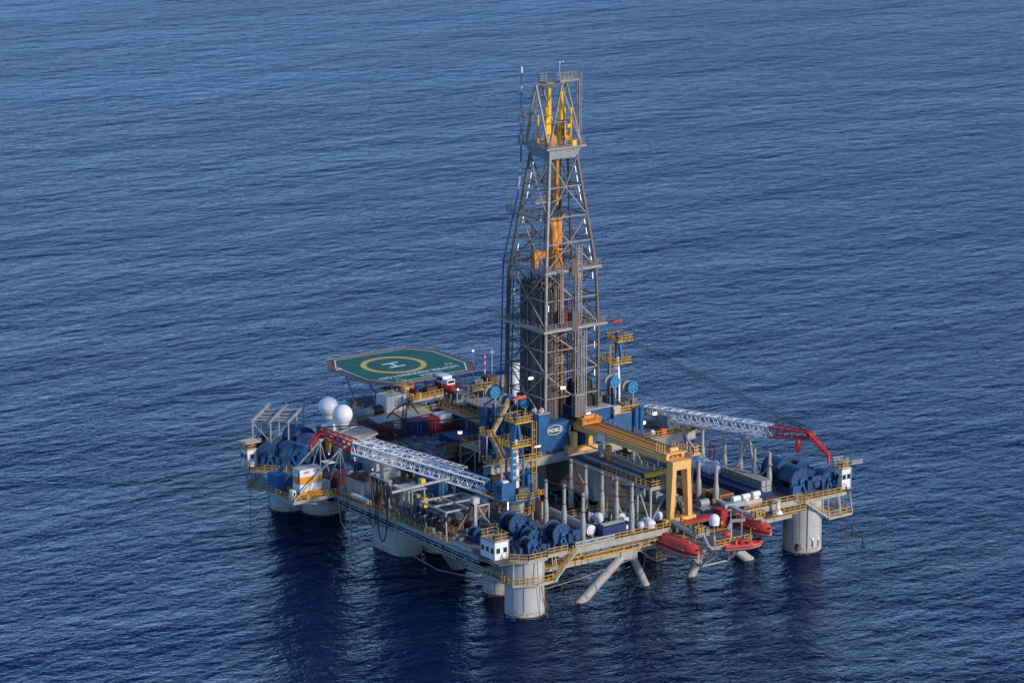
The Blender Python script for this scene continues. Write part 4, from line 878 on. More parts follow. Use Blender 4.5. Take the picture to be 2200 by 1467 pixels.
for a,b in (((HX-11,HY-5,HZ-.6),(22,79,13)),((HX-11,HY+4,HZ-.6),(20,84,13)),((HX-8.6,HY-9.5,HZ-.6),(25.5,77.5,13)),((HX-5.8,HY-9.5,HZ-.6),(27.4,76,13)),((HX-11,HY-5,HZ-1),(24,82,16.5)),((HX-6,HY-9,HZ-1.),(HX-6,77,12.5)),((HX,HY-9,HZ-1.),(HX-1,76,12.5)),((HX+6,HY-9,HZ-1.),(HX+6,77,12.5)),((HX+10,HY,HZ-1),(HX+8,84,12)),((HX-6,HY-6,HZ-1),(HX-3,77,13))):
    part('truss_leg',MB().tube(a,b,.2,n=8),'bgrey',t)
part('truss_chord',MB().tube((22,80,15.),(34,78,16.4),.15,n=6),'bgrey',t)
part('access_stair',MB().rail([(HX-8.5,HY-11.6,HZ-.3),(HX-5.2,HY-12.6,HZ-1)],r=.055).bar((HX-8.5,HY-11.6,HZ-.4),(HX-5.2,HY-12.4,HZ-1.2),.8,.15),'yellow',t)
part('perimeter_light',MB().box(HX-12.9,HX-11.6,HY+4.,HY+5.2,HZ,HZ+.25),'lgrey',t)
# ------------------------------------------------------------------ anchor winches
def winch(label,x,y,z,r,L,cover=False,group='blue anchor winches at the platform corners',n=2,rz=0):
    """drum axis along local y, flange faces -y"""
    t=thing('anchor_winch',label,'winch',(0,0,0),group)
    part('base_frame',MB().box(-r,r*1.25,-.2,L+.2,0,.4).box(-r*.9,-r*.6,-.1,L,.4,1.1).box(r*.8,r*1.15,-.1,L,.4,1.5),'winch',t)
    for yy in (0,L-.22):
        f=part('flange',MB().tube((0,yy,r+.25),(0,yy+.22,r+.25),r,n=32),'winch',t)
        rim=MB(); 
        for k in range(24): a=2*math.pi*k/24; b=2*math.pi*(k+1)/24; rim.bar((math.cos(a)*r*.93,yy-.05,r+.25+math.sin(a)*r*.93),(math.cos(b)*r*.93,yy-.05,r+.25+math.sin(b)*r*.93),.12)
        for k in range(6): a=math.pi*k/3; rim.bar((math.cos(a)*r*.3,yy-.04,r+.25+math.sin(a)*r*.3),(math.cos(a)*r*.9,yy-.04,r+.25+math.sin(a)*r*.9),.14)
        part('rim',rim,'blue',f)
    part('drum',MB().tube((0,.2,r+.25),(0,L-.2,r+.25),r*.72,n=28),'dgrey',t)
    m=MB(); 
    for k in range(int((L-.5)/.16)): m.tube((0,.28+k*.16,r+.25),(0,.36+k*.16,r+.25),r*.76,n=24)
    part('wound_rope',m,'black',t)
    part('gear_housing',MB().box(r*.5,r*1.7,-.75,-.15,r*.35,r*1.1).tube((r*1.4,-1.1,r*.7),(r*1.4,-.2,r*.7),r*.32,n=14).box(r*.9,r*1.9,-.9,-.3,r*.9,r*1.35),'winch',t)
    part('hub',MB().tube((0,-.5,r+.25),(0,.05,r+.25),r*.22,n=14),'blue',t)
    part('pillow_block',MB().bar((-r*.4,-.35,.3),(0,-.35,r+.1),.4).bar((r*.4,-.35,.3),(0,-.35,r+.1),.4),'blue',t)
    if cover:
        c=MB(); N_=14
        for k in range(N_):
            a=math.pi*k/N_;b=math.pi*(k+1)/N_; rr=r+.2
            c.add([(math.cos(a)*rr,-.1,r+.25+math.sin(a)*rr),(math.cos(b)*rr,-.1,r+.25+math.sin(b)*rr),(math.cos(b)*rr,L*.8,r+.25+math.sin(b)*rr),(math.cos(a)*rr,L*.8,r+.25+math.sin(a)*rr),
                   (math.cos(a)*(rr-.1),-.1,r+.25+math.sin(a)*(rr-.1)),(math.cos(b)*(rr-.1),-.1,r+.25+math.sin(b)*(rr-.1)),(math.cos(b)*(rr-.1),L*.8,r+.25+math.sin(b)*(rr-.1)),(math.cos(a)*(rr-.1),L*.8,r+.25+math.sin(a)*(rr-.1))],[(0,1,2,3),(7,6,5,4),(0,4,5,1),(3,2,6,7)])
        part('drum_guard',c,'winch',t)
    t.location=(x,y,z); t.rotation_euler=(0,0,R(rz)); return t
G='blue anchor winches on the near corner platform'
winch('largest near-corner blue winch drum, the one nearest the name banner',7.9,-.4,11.05,2.0,3.0,group=G)
winch('large blue winch drum behind the near corner winches, below the crane ring',4.6,8.4,11.05,2.05,3.2,group=G)
winch('small blue winch drum standing nearest the white control cabin rail',1.,-1.2,11.05,1.25,2.6,group=G)
winch('small blue winch drum between the two largest near corner drums',4.,2.6,11.05,1.35,2.4,group=G)
winch('small blue winch drum behind the white control cabin',-1.6,5.6,11.05,1.25,2.6,group=G)
winch('small dark blue winch drum at the back left of the near corner',-2.6,10.4,11.05,1.15,2.,group=G)
m=MB(); random.seed(31)
for i in range(40):
    x=random.uniform(-3,9);y=random.uniform(-2,11); h=random.uniform(.3,1.4); m.box(x,x+random.uniform(.2,.9),y,y+random.uniform(.2,.9),11.05,11.05+h)
s_=solo('brake_clutter',m,'winch','low blue gearboxes and brake boxes crowded among the near corner winches','machinery'); s_['kind']='stuff'
G='blue anchor winches on the right corner platform'
winch('big blue guarded winch nearest the white rack stacks on the right corner',63.8,-.2,11.05,2.3,4.2,True,G)
winch('blue guarded winch in the middle of the right corner platform',67.6,1.4,11.05,1.6,3.2,True,G)
winch('blue guarded winch beside the right control cabin',70.2,-.6,11.05,1.55,2.8,True,G)
winch('big dark blue winch behind the others on the right corner platform',65.4,6.6,11.05,2.2,4.2,True,G)
winch('dark bladed winch at the back of the right corner platform',69.6,6.2,11.05,1.9,3.,False,G)
solo('motor_cabinet',MB().box(60.8,62.4,-1.6,-.5,11.05,13.2),'blue','square blue motor cabinet at the left foot of the right corner winches','cabinet')
G='blue anchor winches on the far left corner platform'
winch('bright blue guarded winch nearest the far left control cabin',-8.2,73.4,11.05,1.9,3.,True,G,rz=-20)
winch('bright blue guarded winch in the middle under the pipe frame',-4.7,71.2,11.05,2.1,3.2,True,G,rz=-20)
winch('large dark blue winch behind the inclined blue channel beams',-.6,70.2,11.05,2.5,4.,True,G,rz=-20)
winch('dark blue winch at the back under the open pipe frame',-4.6,78.,11.05,2.3,3.4,False,G)
winch('dark blue winch behind the far left corner beside the white domes',1.6,76.6,11.05,2.6,4.,True,G)
# blue inclined chute beams and blue gearbox on the left
t=thing('chain_chute','pair of inclined teal blue channel beams descending to a blue box at the left','chute',(-12,58,11))
part('channel_beam',MB().bar((-6.2,67.,16.6),(-14.3,61.5,12.2),.9,.35).bar((-6.2,67.,16.9),(-14.3,61.5,12.5),.2,.5),'blue',t); part('channel_beam',MB().bar((-6.,63.4,16.9),(-13.,58.6,12.),.9,.35),'blue',t)
part('head_frame',MB().bar((-6.2,67.2,16.6),(-6,63.2,16.9),.8,.7),'blue',t)
part('gearbox',MB().box(-16.4,-14.8,57.2,60.6,11.05,14.4).box(-14.8,-12.6,57.6,59.8,11.05,13.5),'blue',t)
# open pipe frame roof at far left
t=thing('open_pipe_frame','open roof frame of grey pipes on tall posts at the far left corner','frame',(-2,79.5,11))
u=Vector((5.3,-4.7,0)); v=Vector((8.1,7.2,0)); o0=Vector((-8.7,78.8,19.1))
for k in (0,.5,1):
    part('rafter',MB().bar(o0+u*k-v*.05,o0+u*k+v*1.05+Vector((0,0,.5)),.42,.36),'lgrey',t)
    for q in (0,.5,.95):
        b=o0+u*k+v*q; part('post',MB().tube((b.x,b.y,11),(b.x,b.y,19.1+q*.4),.17,n=8),'lgrey',t)
for q in (.12,.3,.55,.8): part('purlin',MB().tube(o0+v*q+Vector((0,0,-.1)),o0+u+v*q+Vector((0,0,-.1)),.2,n=8),'lgrey',t)
for a,b in ((o0+Vector((0,0,-.3)),o0+u*.5+Vector((0,0,-4.2))),(o0+u+Vector((0,0,-.3)),o0+u*.5+Vector((0,0,-4.2)))): part('brace',MB().tube(a,b,.1,n=6),'lgrey',t)
part('crane_trolley',MB().box(-6.9,-6.2,79.,79.7,18.5,18.95).box(-4.2,-3.5,77.2,78.,18.5,18.95).box(-6.,-5.2,81.,81.8,18.5,18.95),'dgrey',t)
# ------------------------------------------------------------------ control cabins
def cabin(label,x0,x1,y0,y1,z0,z1,wl,wr,side='l'):
    t=thing('control_cabin',label,'cabin',((x0+x1)/2,(y0+y1)/2,z0),'white control cabins at the corners')
    part('wall',MB().box(x0,x1,y0,y1,z0,z1),'white',t); part('roof',MB().box(x0-.15,x1+.15,y0-.15,y1+.15,z1,z1+.14),'lgrey',t)
    part('corner_trim',MB().bar((x0-.04,y0-.04,z0-.4),(x0-.04,y0-.04,z1),.16).bar((x0-.04,y1,z0-.2),(x0-.04,y1,z1),.12).bar((x1,y0-.04,z0-.2),(x1,y0-.04,z1),.12).box(x0-.2,x1+.1,y0-.2,y1+.1,z0-.3,z0),'lgrey',t)
    for k in range(wl):
        yy=y0+(y1-y0)*(k+.5)/wl; w_=part('window',MB().box(x0-.07,x0-.02,yy-.42,yy+.42,z0+1.7,z0+2.7),'lgrey',t); part('pane',MB().box(x0-.1,x0-.06,yy-.34,yy+.34,z0+1.78,z0+2.62),'glass',w_)
    for k in range(wr):
        xx=x0+(x1-x0)*(k+.5)/wr; w_=part('window',MB().box(xx-.42,xx+.42,y0-.07,y0-.02,z0+1.7,z0+2.7),'lgrey',t); part('pane',MB().box(xx-.34,xx+.34,y0-.1,y0-.06,z0+1.78,z0+2.62),'glass',w_)
    part('roof_railing',MB().rail([(x0,y0,z1+.14),(x1,y0,z1+.14),(x1,y1,z1+.14),(x0,y1,z1+.14)],closed=True,r=.05,sp=1.2,h=1.3),'yellow',t)
    part('roof_unit',MB().box(x0+.8,x0+1.8,y0+1,y0+1.9,z1+.14,z1+.7),'rust',t)
    return t
cabin('white control cabin with five small windows hanging over the near corner column',-6.7,-3.7,-.3,4.,10.45,14.2,3,2)
cabin('small white control cabin on the right corner platform, at the edge of the sea',71.9,74.2,-2.6,-.2,11.2,14.9,1,2)
cabin('pale control cabin at the far left corner beside the open pipe frame',-12.,-9.9,75.4,77.8,10.9,14.4,2,1)
part('roof_rack',MB().box(-12.3,-9.,75.2,78.6,15.7,15.8).rail([(-12.3,75.2,15.7),(-9.,75.2,15.7)],r=.05,sp=.5,h=.8),'beige',[o for o in bpy.data.objects if o.name.startswith('control_cabin')][-1])
t=thing('cable_rack','light metal antenna frame above the right control cabin','frame',(74,-1.,16.3))
part('mesh_frame',MB().rail([(71.2,-2.4,15.2),(73.8,-2.6,15.2),(74.4,-.4,15.2),(71.6,-.2,15.2)],closed=True,r=.045,sp=.7,h=1.6,kn=(1,.66,.33)).rail([(74.2,-2.6,15.6),(76.8,-2.8,15.6)],r=.04,sp=.5,h=.7),'beige',t)
# ------------------------------------------------------------------ banners
def banner(label,p,xd,L,h,txt,sz):
    t=thing('name_banner',label,'banner',p,'name banners hung on the deck rails')
    p=Vector(p); xd=Vector(xd).normalized(); nrm=Vector((0,0,1)).cross(xd)*-1
    a=p-xd*L/2;b=p+xd*L/2; off=nrm*.06
    m=MB(); vs=[a,b,b+Vector((0,0,h)),a+Vector((0,0,h))]; m.add([v+off for v in vs]+[v-off*.3 for v in vs],[(0,1,2,3),(7,6,5,4),(0,4,5,1),(2,6,7,3),(1,5,6,2),(0,3,7,4)])
    part('cloth',m,'cloth' if abs(xd.x)>.5 else 'bgrey',t); lettering(txt,sz,p+Vector((0,0,h*.52))+off*1.5,xd,(0,0,1),'winch' if abs(xd.x)>.5 else 'marking',t,.01)
banner('long white banner reading NOBLE HOMER FERRINGTON on the rail right of the winches',(13.2,-3.25,11.45),(1,0,0),8.8,.85,'NOBLE HOMER FERRINGTON',.62)
banner('pale blue banner on the left deck rail beside the white control cabin',(-7.95,8.2,11.3),(0,-1,0),6.4,.85,'NOBLE HOMER FERRINGTON',.45)
# ------------------------------------------------------------------ containers
def container(label,x0,x1,y0,y1,z0,h,mat,group=None,roof=None,doors=True,cat='container',extra=None):
    t=thing('shipping_container' if cat=='container' else cat.replace(' ','_'),label,cat,((x0+x1)/2,(y0+y1)/2,z0),group)
    part('body',MB().box(x0,x1,y0,y1,z0+.12,z0+h),mat,t)
    f=MB()
    for x in (x0,x1):
        for y in (y0,y1): f.bar((x,y,z0),(x,y,z0+h+.04),.16)
    for z in (z0+.1,z0+h):
        f.bar((x0,y0,z),(x1,y0,z),.14).bar((x0,y1,z),(x1,y1,z),.14).bar((x0,y0,z),(x0,y1,z),.14).bar((x1,y0,z),(x1,y1,z),.14)
    part('frame',f,roof or mat,t)
    if doors:
        d=part('door',MB().box(x0+.15,(x0+x1)/2-.04,y0-.06,y0-.01,z0+.3,z0+h-.2).box((x0+x1)/2+.04,x1-.15,y0-.06,y0-.01,z0+.3,z0+h-.2),mat,t)
        part('lock_bar',MB().bar(((x0+x1)/2-.4,y0-.1,z0+.3),((x0+x1)/2-.4,y0-.1,z0+h-.2),.07).bar(((x0+x1)/2+.4,y0-.1,z0+.3),((x0+x1)/2+.4,y0-.1,z0+h-.2),.07),'lgrey',d)
    return t
# orange / white banded cabins stacked two high
for k,(z0,dx,lab) in enumerate(((11.05,.7,'lower orange and white banded cabin on the left side platform'),(13.85,.7,'upper orange and white banded cabin with grey roof, stacked on its twin'))):
    t=thing('site_cabin',lab,'cabin',(-12.8,52.7,z0),'orange and white banded cabins')
    x0,x1,y0,y1=-15.6+dx,-10.7+dx,51.4,53.9
    part('wall',MB().box(x0,x1,y0,y1,z0+1.3,z0+2.7),'white',t); part('lower_band',MB().box(x0,x1,y0,y1,z0,z0+1.3),'corange',t)
    part('roof',MB().box(x0-.05,x1+.05,y0-.05,y1+.05,z0+2.7,z0+2.78),'beige',t)
    if k: 
        part('vent_grille',MB().box(x0+.9,x0+2.1,y0-.05,y0-.01,z0+1.9,z0+2.4),'lgrey',t)
        part('name_stripes',MB().box(x0+3.,x0+4.9,y0-.04,y0-.01,z0+2.35,z0+2.45).box(x0+2.9,x0+4.4,y0-.04,y0-.01,z0+2.1,z0+2.2),'navy',t); part('door_gap',MB().box(x0-.04,x0-.01,y0+.1,y0+.5,z0+.1,z0+2.6),'dgrey',t); part('wheel_emblem',MB().box(x0-.04,x0-.01,y0+1.2,y0+1.45,z0+1.8,z0+2.2),'dgrey',t)
t=thing('generator_box','small white machine box with a dark square hatch left of the orange cabins','machine',(-16.2,53,11.05))
part('housing',MB().box(-16.8,-16.,51.,52.2,11.05,13.),'white',t); part('hatch',MB().box(-16.6,-16.2,50.94,50.98,12.,12.7),'black',t); part('side_panel',MB().box(-15.98,-15.75,51.1,52.2,11.05,12.9),'black',t)
container('dark red corrugated container behind the orange and white cabins',-8.,-2.,53.5,56.,11.05,2.6,'maroon')
container('short beige container between the banded cabins and the dark red container',-9.6,-8.2,51.6,53.3,11.05,2.4,'beige')
container('blue corrugated container below the left crane boom near the grid rack',6.8,9.4,37.,44.6,11.05,2.9,'bluec',roof='blue')
container('low blue container behind the dark red container on the left',-1,4,58,61,11.05,2.4,'winch')
# grey white tank box
t=thing('tank_skid','grey white plated tank skid with rusty equipment on top at the left deck edge','tank',(-4.5,45.6,11.05))
part('tank',MB().box(-6.4,-3.,42.9,48.6,11.05,14.9),'lgrey',t); part('rim',MB().box(-6.5,-2.9,42.8,48.7,14.9,15.02),'rust',t)
m=MB(); random.seed(14)
for i in range(14): x=random.uniform(-6.3,-4);y=random.uniform(43,47.6); m.box(x,x+random.uniform(.4,1.2),y,y+random.uniform(.4,1.6),15.02,15.02+random.uniform(.3,1.))
part('top_equipment',m,'rust',t); part('drum',MB().tube((-6.,48.2,15.4),(-5.2,48.2,15.4),.4,n=12),'white',t)
solo('air_conditioner',MB().box(-7.1,-6.3,49.,50.,11.05,12.6).tube((-7.13,49.5,12),(-7.1,49.5,12),.3,n=12),'lgrey','small grey cooling unit with round fan beside the tank skid','cooling unit')
for k in range(4):
    y=44.6-k*1.5; solo('life_raft_canister',MB().tube((-7.2,y-.6,12.1),(-7.2,y+.6,12.1),.46,n=16).tube((-7.2,y-.68,12.1),(-7.2,y+.68,12.1),.34,n=12),'white','white raft canister outside the rail below the tank skid, %s of four'%('farthest','second farthest','second nearest','nearest')[k],'life raft','white raft canisters outside the left rail',loc=(-7.2,y,11.6))
# hoses
def uhose(x,ya,yb,zt,zb,r=.1,n=14,xb=0):
    pts=[]
    for i in range(n+1):
        t_=i/n; a=math.pi*t_; yy=ya+(yb-ya)*(1-math.cos(a))/2; dep=math.sin(a)**.45 if 0<t_<1 else 0
        pts.append((x+xb*dep,yy,zt-(zt-zb)*dep))
    return MB().path(pts,r,6)
t=thing('hose_rack','rack draped with black rubber hoses at the left deck edge','hose rack',(-7.2,36.5,11))
part('frame',MB().bar((-7.,39.6,11),(-7.,39.6,17.4),.2).bar((-7.,33.,11),(-7.,33.,17.2),.2).bar((-7.,39.6,17.4),(-7.,33.,17.2),.3).bar((-7.,39.6,17.4),(-2.6,40,17.3),.25).bar((-7.,36,17.3),(-4,36.5,16.2),.2),'grey',t)
random.seed(17)
for i in range(9):
    y=39.2-i*.62; part('hose',uhose(-7.25-.06*(i%3),y,y-1.1-random.random()*.7,17.3,11.2+random.random()*1.4,.085),'black' if i%3 else 'hose',t)
part('hose',uhose(-8.4,34.9,31.6,17.2,6.3,.13,20),'black',t,'longest black hose looping below the deck')
part('hose',uhose(-8.35,37.6,35.6,14,8.2,.09,16),'black',t)
for y,z in ((34.3,15.6),(37.3,13.3),(35.1,13.2)): part('orange_sleeve',MB().tube((-7.6,y,z-1.),(-7.6,y,z+1.),.22,n=8),'flag',t)
t=thing('hose_saddle','grey saddle rack with many grey hoses falling to the deck edge','hose rack',(-5,29,11))
part('saddle',MB().box(-6.8,-2.6,27.,31.8,16.9,17.05).bar((-3,27.4,11),(-3,27.4,17),.25).bar((-6.4,27.4,11),(-6.4,27.4,17),.25).bar((-3,31.4,11),(-3,31.4,17),.25),'lgrey',t)
for k in range(9): y=31.6-k*.5; part('saddle_pipe',MB().path([(-6.4,y,17.25),(-7.1,y,17.15),(-7.35,y,16.6),(-7.35,y,15.2)],.13),'lgrey',t)
random.seed(23)
for i in range(20):
    y=32.2-i*.56; z0=17. if i<10 else 16-(i-10)*.35; y2=y-1.4-random.random()*1.5; part('hose',MB().path([(-7.35,y,z0),(-7.4,y-.05,z0-2),(-7.4,(y+y2)/2,12.8),(-7.5,y2,11.3),(-7.9,y2-.2,9.6)],.11),'hose' if i%4 else 'black',t)
for i in range(5): y=26-i*1.0; part('hose',uhose(-7.3,y,y-1.3,15-i*.4,11.5,.09),'hose',t)
part('yellow_hoist',MB().box(-2.9,-2.,28.4,29.4,17.1,18.3).box(-4.2,-3.4,25.6,26.4,12.5,15.6),'byel',t)
# overboard hanging hoses, ladders and mooring wires
def wire(pts,label,r=.07,mat='rope',cat='wire rope',nm='mooring_wire',group=None): return solo(nm,MB().path(pts,r,6),mat,label,cat,group,loc=pts[0])
wire([(-8.1,44.6,11),(-8.15,44.6,1.2)],'vertical grey pipe hanging from the left deck edge into the sea',.13,'lgrey','pipe','hanging_pipe')
solo('hanging_hose',uhose(-8.2,48.9,45.6,11.2,8.1,.09),'hose','grey hose looped just below the left deck edge by the raft canisters','hose')
wire([(-8.2,48.9,11),(-8.3,47.6,6.4),(-8.3,47.,6.),(-8.2,44.8,3.4)],'thin grey hose dangling to a hook below the raft canisters',.09,'lgrey','hose','hanging_hose')
for k,(pts,lab) in enumerate((([(-3.9,3.6,6.3),(-4.1,3.6,-1)],'brown wire going down beside the near rear column'),([(.4,-4.4,6.2),(1.6,-5.,-1)],'brown wire in front of the near column, left of the pair'),([(1.2,-4.4,6.2),(1.6,-5.,-1)],'brown wire in front of the near column, right of the pair'),
    ([(8.6,-3.4,10.),(8.8,-3.6,-1)],'vertical brown wire right of the near column'),([(11.,-3.4,10),(14.4,-3.6,-.5)],'slanted brown wire crossing the thick near brace'),([(25,-3.4,10.),(23.8,-3.6,4),(20.2,-3.7,-.5)],'curved brown wire between the two near braces'),
    ([(72.3,-3.8,6.2),(72.5,-3.9,-1)],'brown wire below the right corner stair'),([(-8.6,73.,6.4),(-8.9,73.,-1)],'brown wire under the far left corner platform'),([(-11.,76.,6.4),(-11.3,76.,-1)],'brown wire at the outer edge of the far left corner platform'))):
    wire(pts,lab,.065,group='brown mooring wires')
wire([(-.7,39.8,2.),(-2.4,24,2.1),(-3.,10,4.2),(-4.4,2,5.8)],'slack grey mooring line slung between the middle and near left columns',.08,'lgrey','rope','mooring_line')
wire([(-2.4,22.,2.3),(-3.4,14,3.9),(-4.,8.,5.),(-4.4,4.,6.2)],'second slack grey line slung below the left deck edge',.06,'lgrey','rope','mooring_line')
wire([(3.4,.4,3.3),(12,-.2,4.1),(25,-.8,6.)],'thin grey line running under the near girder',.06,'lgrey','rope','mooring_line')
solo('fire_hose',uhose(0,0,0,0,0) if False else MB().path([(1.2,-4.5,6.2),(1.6,-4.6,4.3),(2.6,-4.7,3.2),(4.0,-4.7,3.3),(5.,-4.5,4.6),(5.2,-4.4,6.6)],.06),'rope','brown hose looped against the near column','hose')
for k,(pts,lab) in enumerate((([(74.2,-3.4,3.8),(74.6,-3.4,1.2)],'dark anchor buoy chain hanging below the right platform'),([(77.,-3.2,1.8),(77.2,-3.2,-.6)],'dark chain end at the water right of the right column'))): wire(pts,lab,.16,'rope','chain','anchor_chain')
# ------------------------------------------------------------------ left deck: davit pipe, grid rack, boom post, rusty gear
t=thing('overboard_pipe','long horizontal grey pipe sticking out over the left deck edge','pipe',(-3,26.,11))
part('pipe',MB().tube((-11.2,25.8,17.9),(3.2,26.3,18.3),.28,n=10),'lgrey',t); part('post',MB().bar((3.,26.3,11),(3.,26.3,18.2),.3),'lgrey',t); part('stay',MB().tube((-8,25.9,17.9),(3,26.3,13),.05,n=5),'black',t)
t=thing('grid_rack','raised grey grid rack with black rollers over rusty equipment','rack',(-1,21,11))
g=MB(); 
for y in (16.2,20.4,24.6): g.bar((-5.8,y,15.6),(3.6,y,15.6),.3)
for x in (-5.8,-1.2,3.6): g.bar((x,16.2,15.6),(x,24.6,15.6),.3)
part('grid_frame',g,'lgrey',t)
for x,y in ((-5.8,16.2),(-5.8,24.6),(3.6,16.2),(3.6,24.6)): part('leg',MB().tube((x,y,11),(x,y,15.5),.17,n=8),'lgrey',t)
for a,b in (((-5.8,16.4,15.2),(-7.2,13.8,11)),((-5.8,24.4,15.2),(-6.6,21.,11)),((3.6,16.4,15.2),(1.,16.,11))): part('brace',MB().tube(a,b,.12,n=6),'lgrey',t)
for k in range(5): y=24.6-k*2.1; part('roller',MB().tube((-7.1,y,14.3),(-5.2,y,14.3),.62,n=14).tube((-7.16,y,14.3),(-7.1,y,14.3),.16,n=10),'black',t); part('roller_hub',MB().tube((-7.25,y,14.3),(-7.14,y,14.3),.18,n=10),'white',t)
part('roller_beam',MB().bar((-6.2,26,14.7),(-6.2,14.6,14.7),.3,.5),'dgrey',t)
part('brown_drum',MB().tube((-2.6,16.6,14.5),(2.6,16.6,14.5),.85,n=18),'rust',t); part('white_flange',MB().tube((-2.9,16.6,14.5),(-2.6,16.6,14.5),.98,n=18),'beige',t)
t=thing('derrick_post','stout beige grey post with guy wires on the near left deck','post',(-1.,14.,11))
part('mast',MB().bar((-1.,14.,11),(-1.,14.,17.6),.62),'lgrey',t); part('head',MB().box(-1.6,-.3,13.5,14.6,17.,18.1),'beige',t)
for p in ((2.4,11.8),(-5.,15.),(2.9,14.4)): part('guy_rod',MB().tube((-1.,14,17.4),(p[0],p[1],11.1),.08,n=6),'lgrey',t)
part('tackle',MB().tube((-2.6,14.6,14.4),(-1.3,14.2,17.2),.3,n=8),'black',t)
random.seed(41)
for k,(x,y) in enumerate(((-5.2,24.),(-4.,20.6),(-2.6,18.2),(-4.6,17.2),(-.6,19.6),(.8,16.8),(-2.8,22.8))):
    m=MB()
    for i in range(7): a=random.uniform(-.9,.9);b=random.uniform(-.9,.9); m.box(x+a,x+a+random.uniform(.4,1.2),y+b,y+b+random.uniform(.4,1.2),11.02,11.02+random.uniform(.5,1.7))
    solo('rusty_machinery',m,'rust','rusty brown machinery unit, %s in the cluster under the grid rack'%('farthest left','second from the far end','middle','nearest the rail','rear middle','nearest the post','far rear')[k],'machinery','rusty machinery under the grid rack')
t=thing('round_mud_tank','round grey mud tank between the grid rack and the front crane','tank',(5.,22.8,11))
part('shell',MB().tube((5.,22.8,11),(5.,22.8,14.6),2.6,n=32),'bgrey',t); part('stiffener_ring',MB().tube((5.,22.8,14.3),(5.,22.8,14.7),2.7,n=32,cap=False),'grey',t)
solo('riser_joint',MB().tube((-6.,12.2,11.4),(-3.8,12.8,11.4),.4,n=12),'dgrey','short dark pipe joint lying on the near left deck','pipe')
solo('white_staff',MB().tube((5.9,13.4,13),(5.9,13.4,16.2),.09,n=6),'lamp_white','bright white light tube standing left of the crane ring','lamp')
# walkway from front crane back along the left
t=thing('access_walkway','grey walkway with yellow rails running back from the front crane','walkway',(9,30,13))
part('walk_deck',MB().box(9.8,11.,21,48.,13.2,13.4),'grey',t); part('railing',MB().rail([(9.8,21,13.4),(9.8,48,13.4)],r=.05),'yellow',t)
for y in (22,30,38,46): part('leg',MB().bar((10.4,y,11),(10.4,y,13.2),.2),'grey',t)
# ------------------------------------------------------------------ stair tower platforms between crane and drill floor
t=thing('stair_platform','yellow railed service platform with stairs between the front crane and the derrick','platform',(22,42,11))
part('platform_deck',MB().box(19.8,28.5,38.,49.,16.4,16.7).box(17.4,23.4,31.6,38.,15.9,16.2),'lgrey',t)
part('railing',MB().rail([(28.4,49,16.7),(19.8,49,16.7),(19.8,38.,16.7)],r=.06,sp=1.5).rail([(17.4,38,16.2),(17.4,31.6,16.2)],r=.065,sp=1.3).rail([(17.4,31.6,16.2),(23.4,31.6,16.2)],r=.06),'yellow',t)
for x,y in ((19.9,48.9),(19.9,44.),(19.9,39.)): part('leg',MB().bar((x,y,11),(x,y,16.4),.24),'lgrey',t)
part('leg_brace',MB().bar((19.9,44,16.),(19.9,48.6,12.5),.14).bar((19.9,39.,16.3),(19.9,43.,12.6),.14),'lgrey',t)
part('landing',MB().box(17.,19.2,36.,38.6,21.3,21.5),'lgrey',t)
part('landing_railing',MB().rail([(19.2,38.6,21.5),(17.,38.6,21.5),(17.,36.,21.5),(18.6,36.,21.5)],r=.06,sp=1.),'yellow',t)
for x,y in ((17.1,36.1),(17.1,38.5),(19.1,36.1)): part('landing_leg',MB().bar((x,y,15.9),(x,y,21.3),.2),'lgrey',t)
def stairs(parent,a,b,wd,rail='yellow',n=14):
    a=Vector(a);b=Vector(b);wd=Vector(wd); s=MB().bar(a,b,.14,.35).bar(a+wd,b+wd,.14,.35)
    for i in range(n): p=a.lerp(b,(i+.5)/n); s.bar(p,p+wd,.26,.05)
    st=part('stair',s,'lgrey',parent); h=MB()
    for o_ in (Vector((0,0,0)),wd):
        for hh in (.5,1.1): h.bar(a+o_+Vector((0,0,hh)),b+o_+Vector((0,0,hh)),.11)
        for i in range(7): p=a.lerp(b,i/6)+o_; h.bar(p,p+Vector((0,0,1.1)),.1)
    part('handrail',h,rail,st)
stairs(t,(18.4,36.,21.5),(21.8,35.6,27.),(.5,1.,0)); stairs(t,(17.6,35.9,21.4),(18.4,32.2,16.3),(.9,0,0))
part('grating_box',MB().box(18.6,19.7,34.2,35.2,16.2,18.2),'yellow',t)
solo('blue_mud_tank',MB().tube((19.6,37.2,17.7),(21.6,34.2,17.7),1.3,n=24).tube((21.6,34.2,17.7),(21.9,33.8,17.7),.8,n=20),'blue','bright blue horizontal drum on the service platform left of the front crane tower','tank')
flood(((19.9,49.2,16.7),(19.9,49.2,18.6),.06),(19.6,20.3,48.9,49.4,18.6,19.2),'lamp_white','white flood lamp box at the corner of the stair platform')
solo('orange_cover',MB().box(22,23.4,46.4,47.2,16.7,17.1),'flag','orange cover lying on the stair platform','cover')
# right part of the tower under the crane: yellow railed bridge
t=thing('crane_bridge','yellow railed bridge from the front crane tower to the NOBLE house','walkway',(17,26,17))
part('walk_deck',MB().box(13.6,22.9,26.6,27.9,18.4,18.6),'grey',t); part('railing',MB().rail([(13.6,26.6,18.6),(22.9,26.6,18.6)],r=.065,sp=1.3),'yellow',t)
part('leg',MB().bar((14,27,11),(14,27,18.4),.25).bar((22,27,11),(22,27,18.4),.25).bar((14,27,11),(22,27,18.4),.18),'grey',t)
flood(((21.4,26.4,18.6),(21.6,26.2,21.),.06),(21.,22.3,25.9,26.2,21.,21.4),'lamp_warm','warm flood lamp on a pole in front of the NOBLE house')
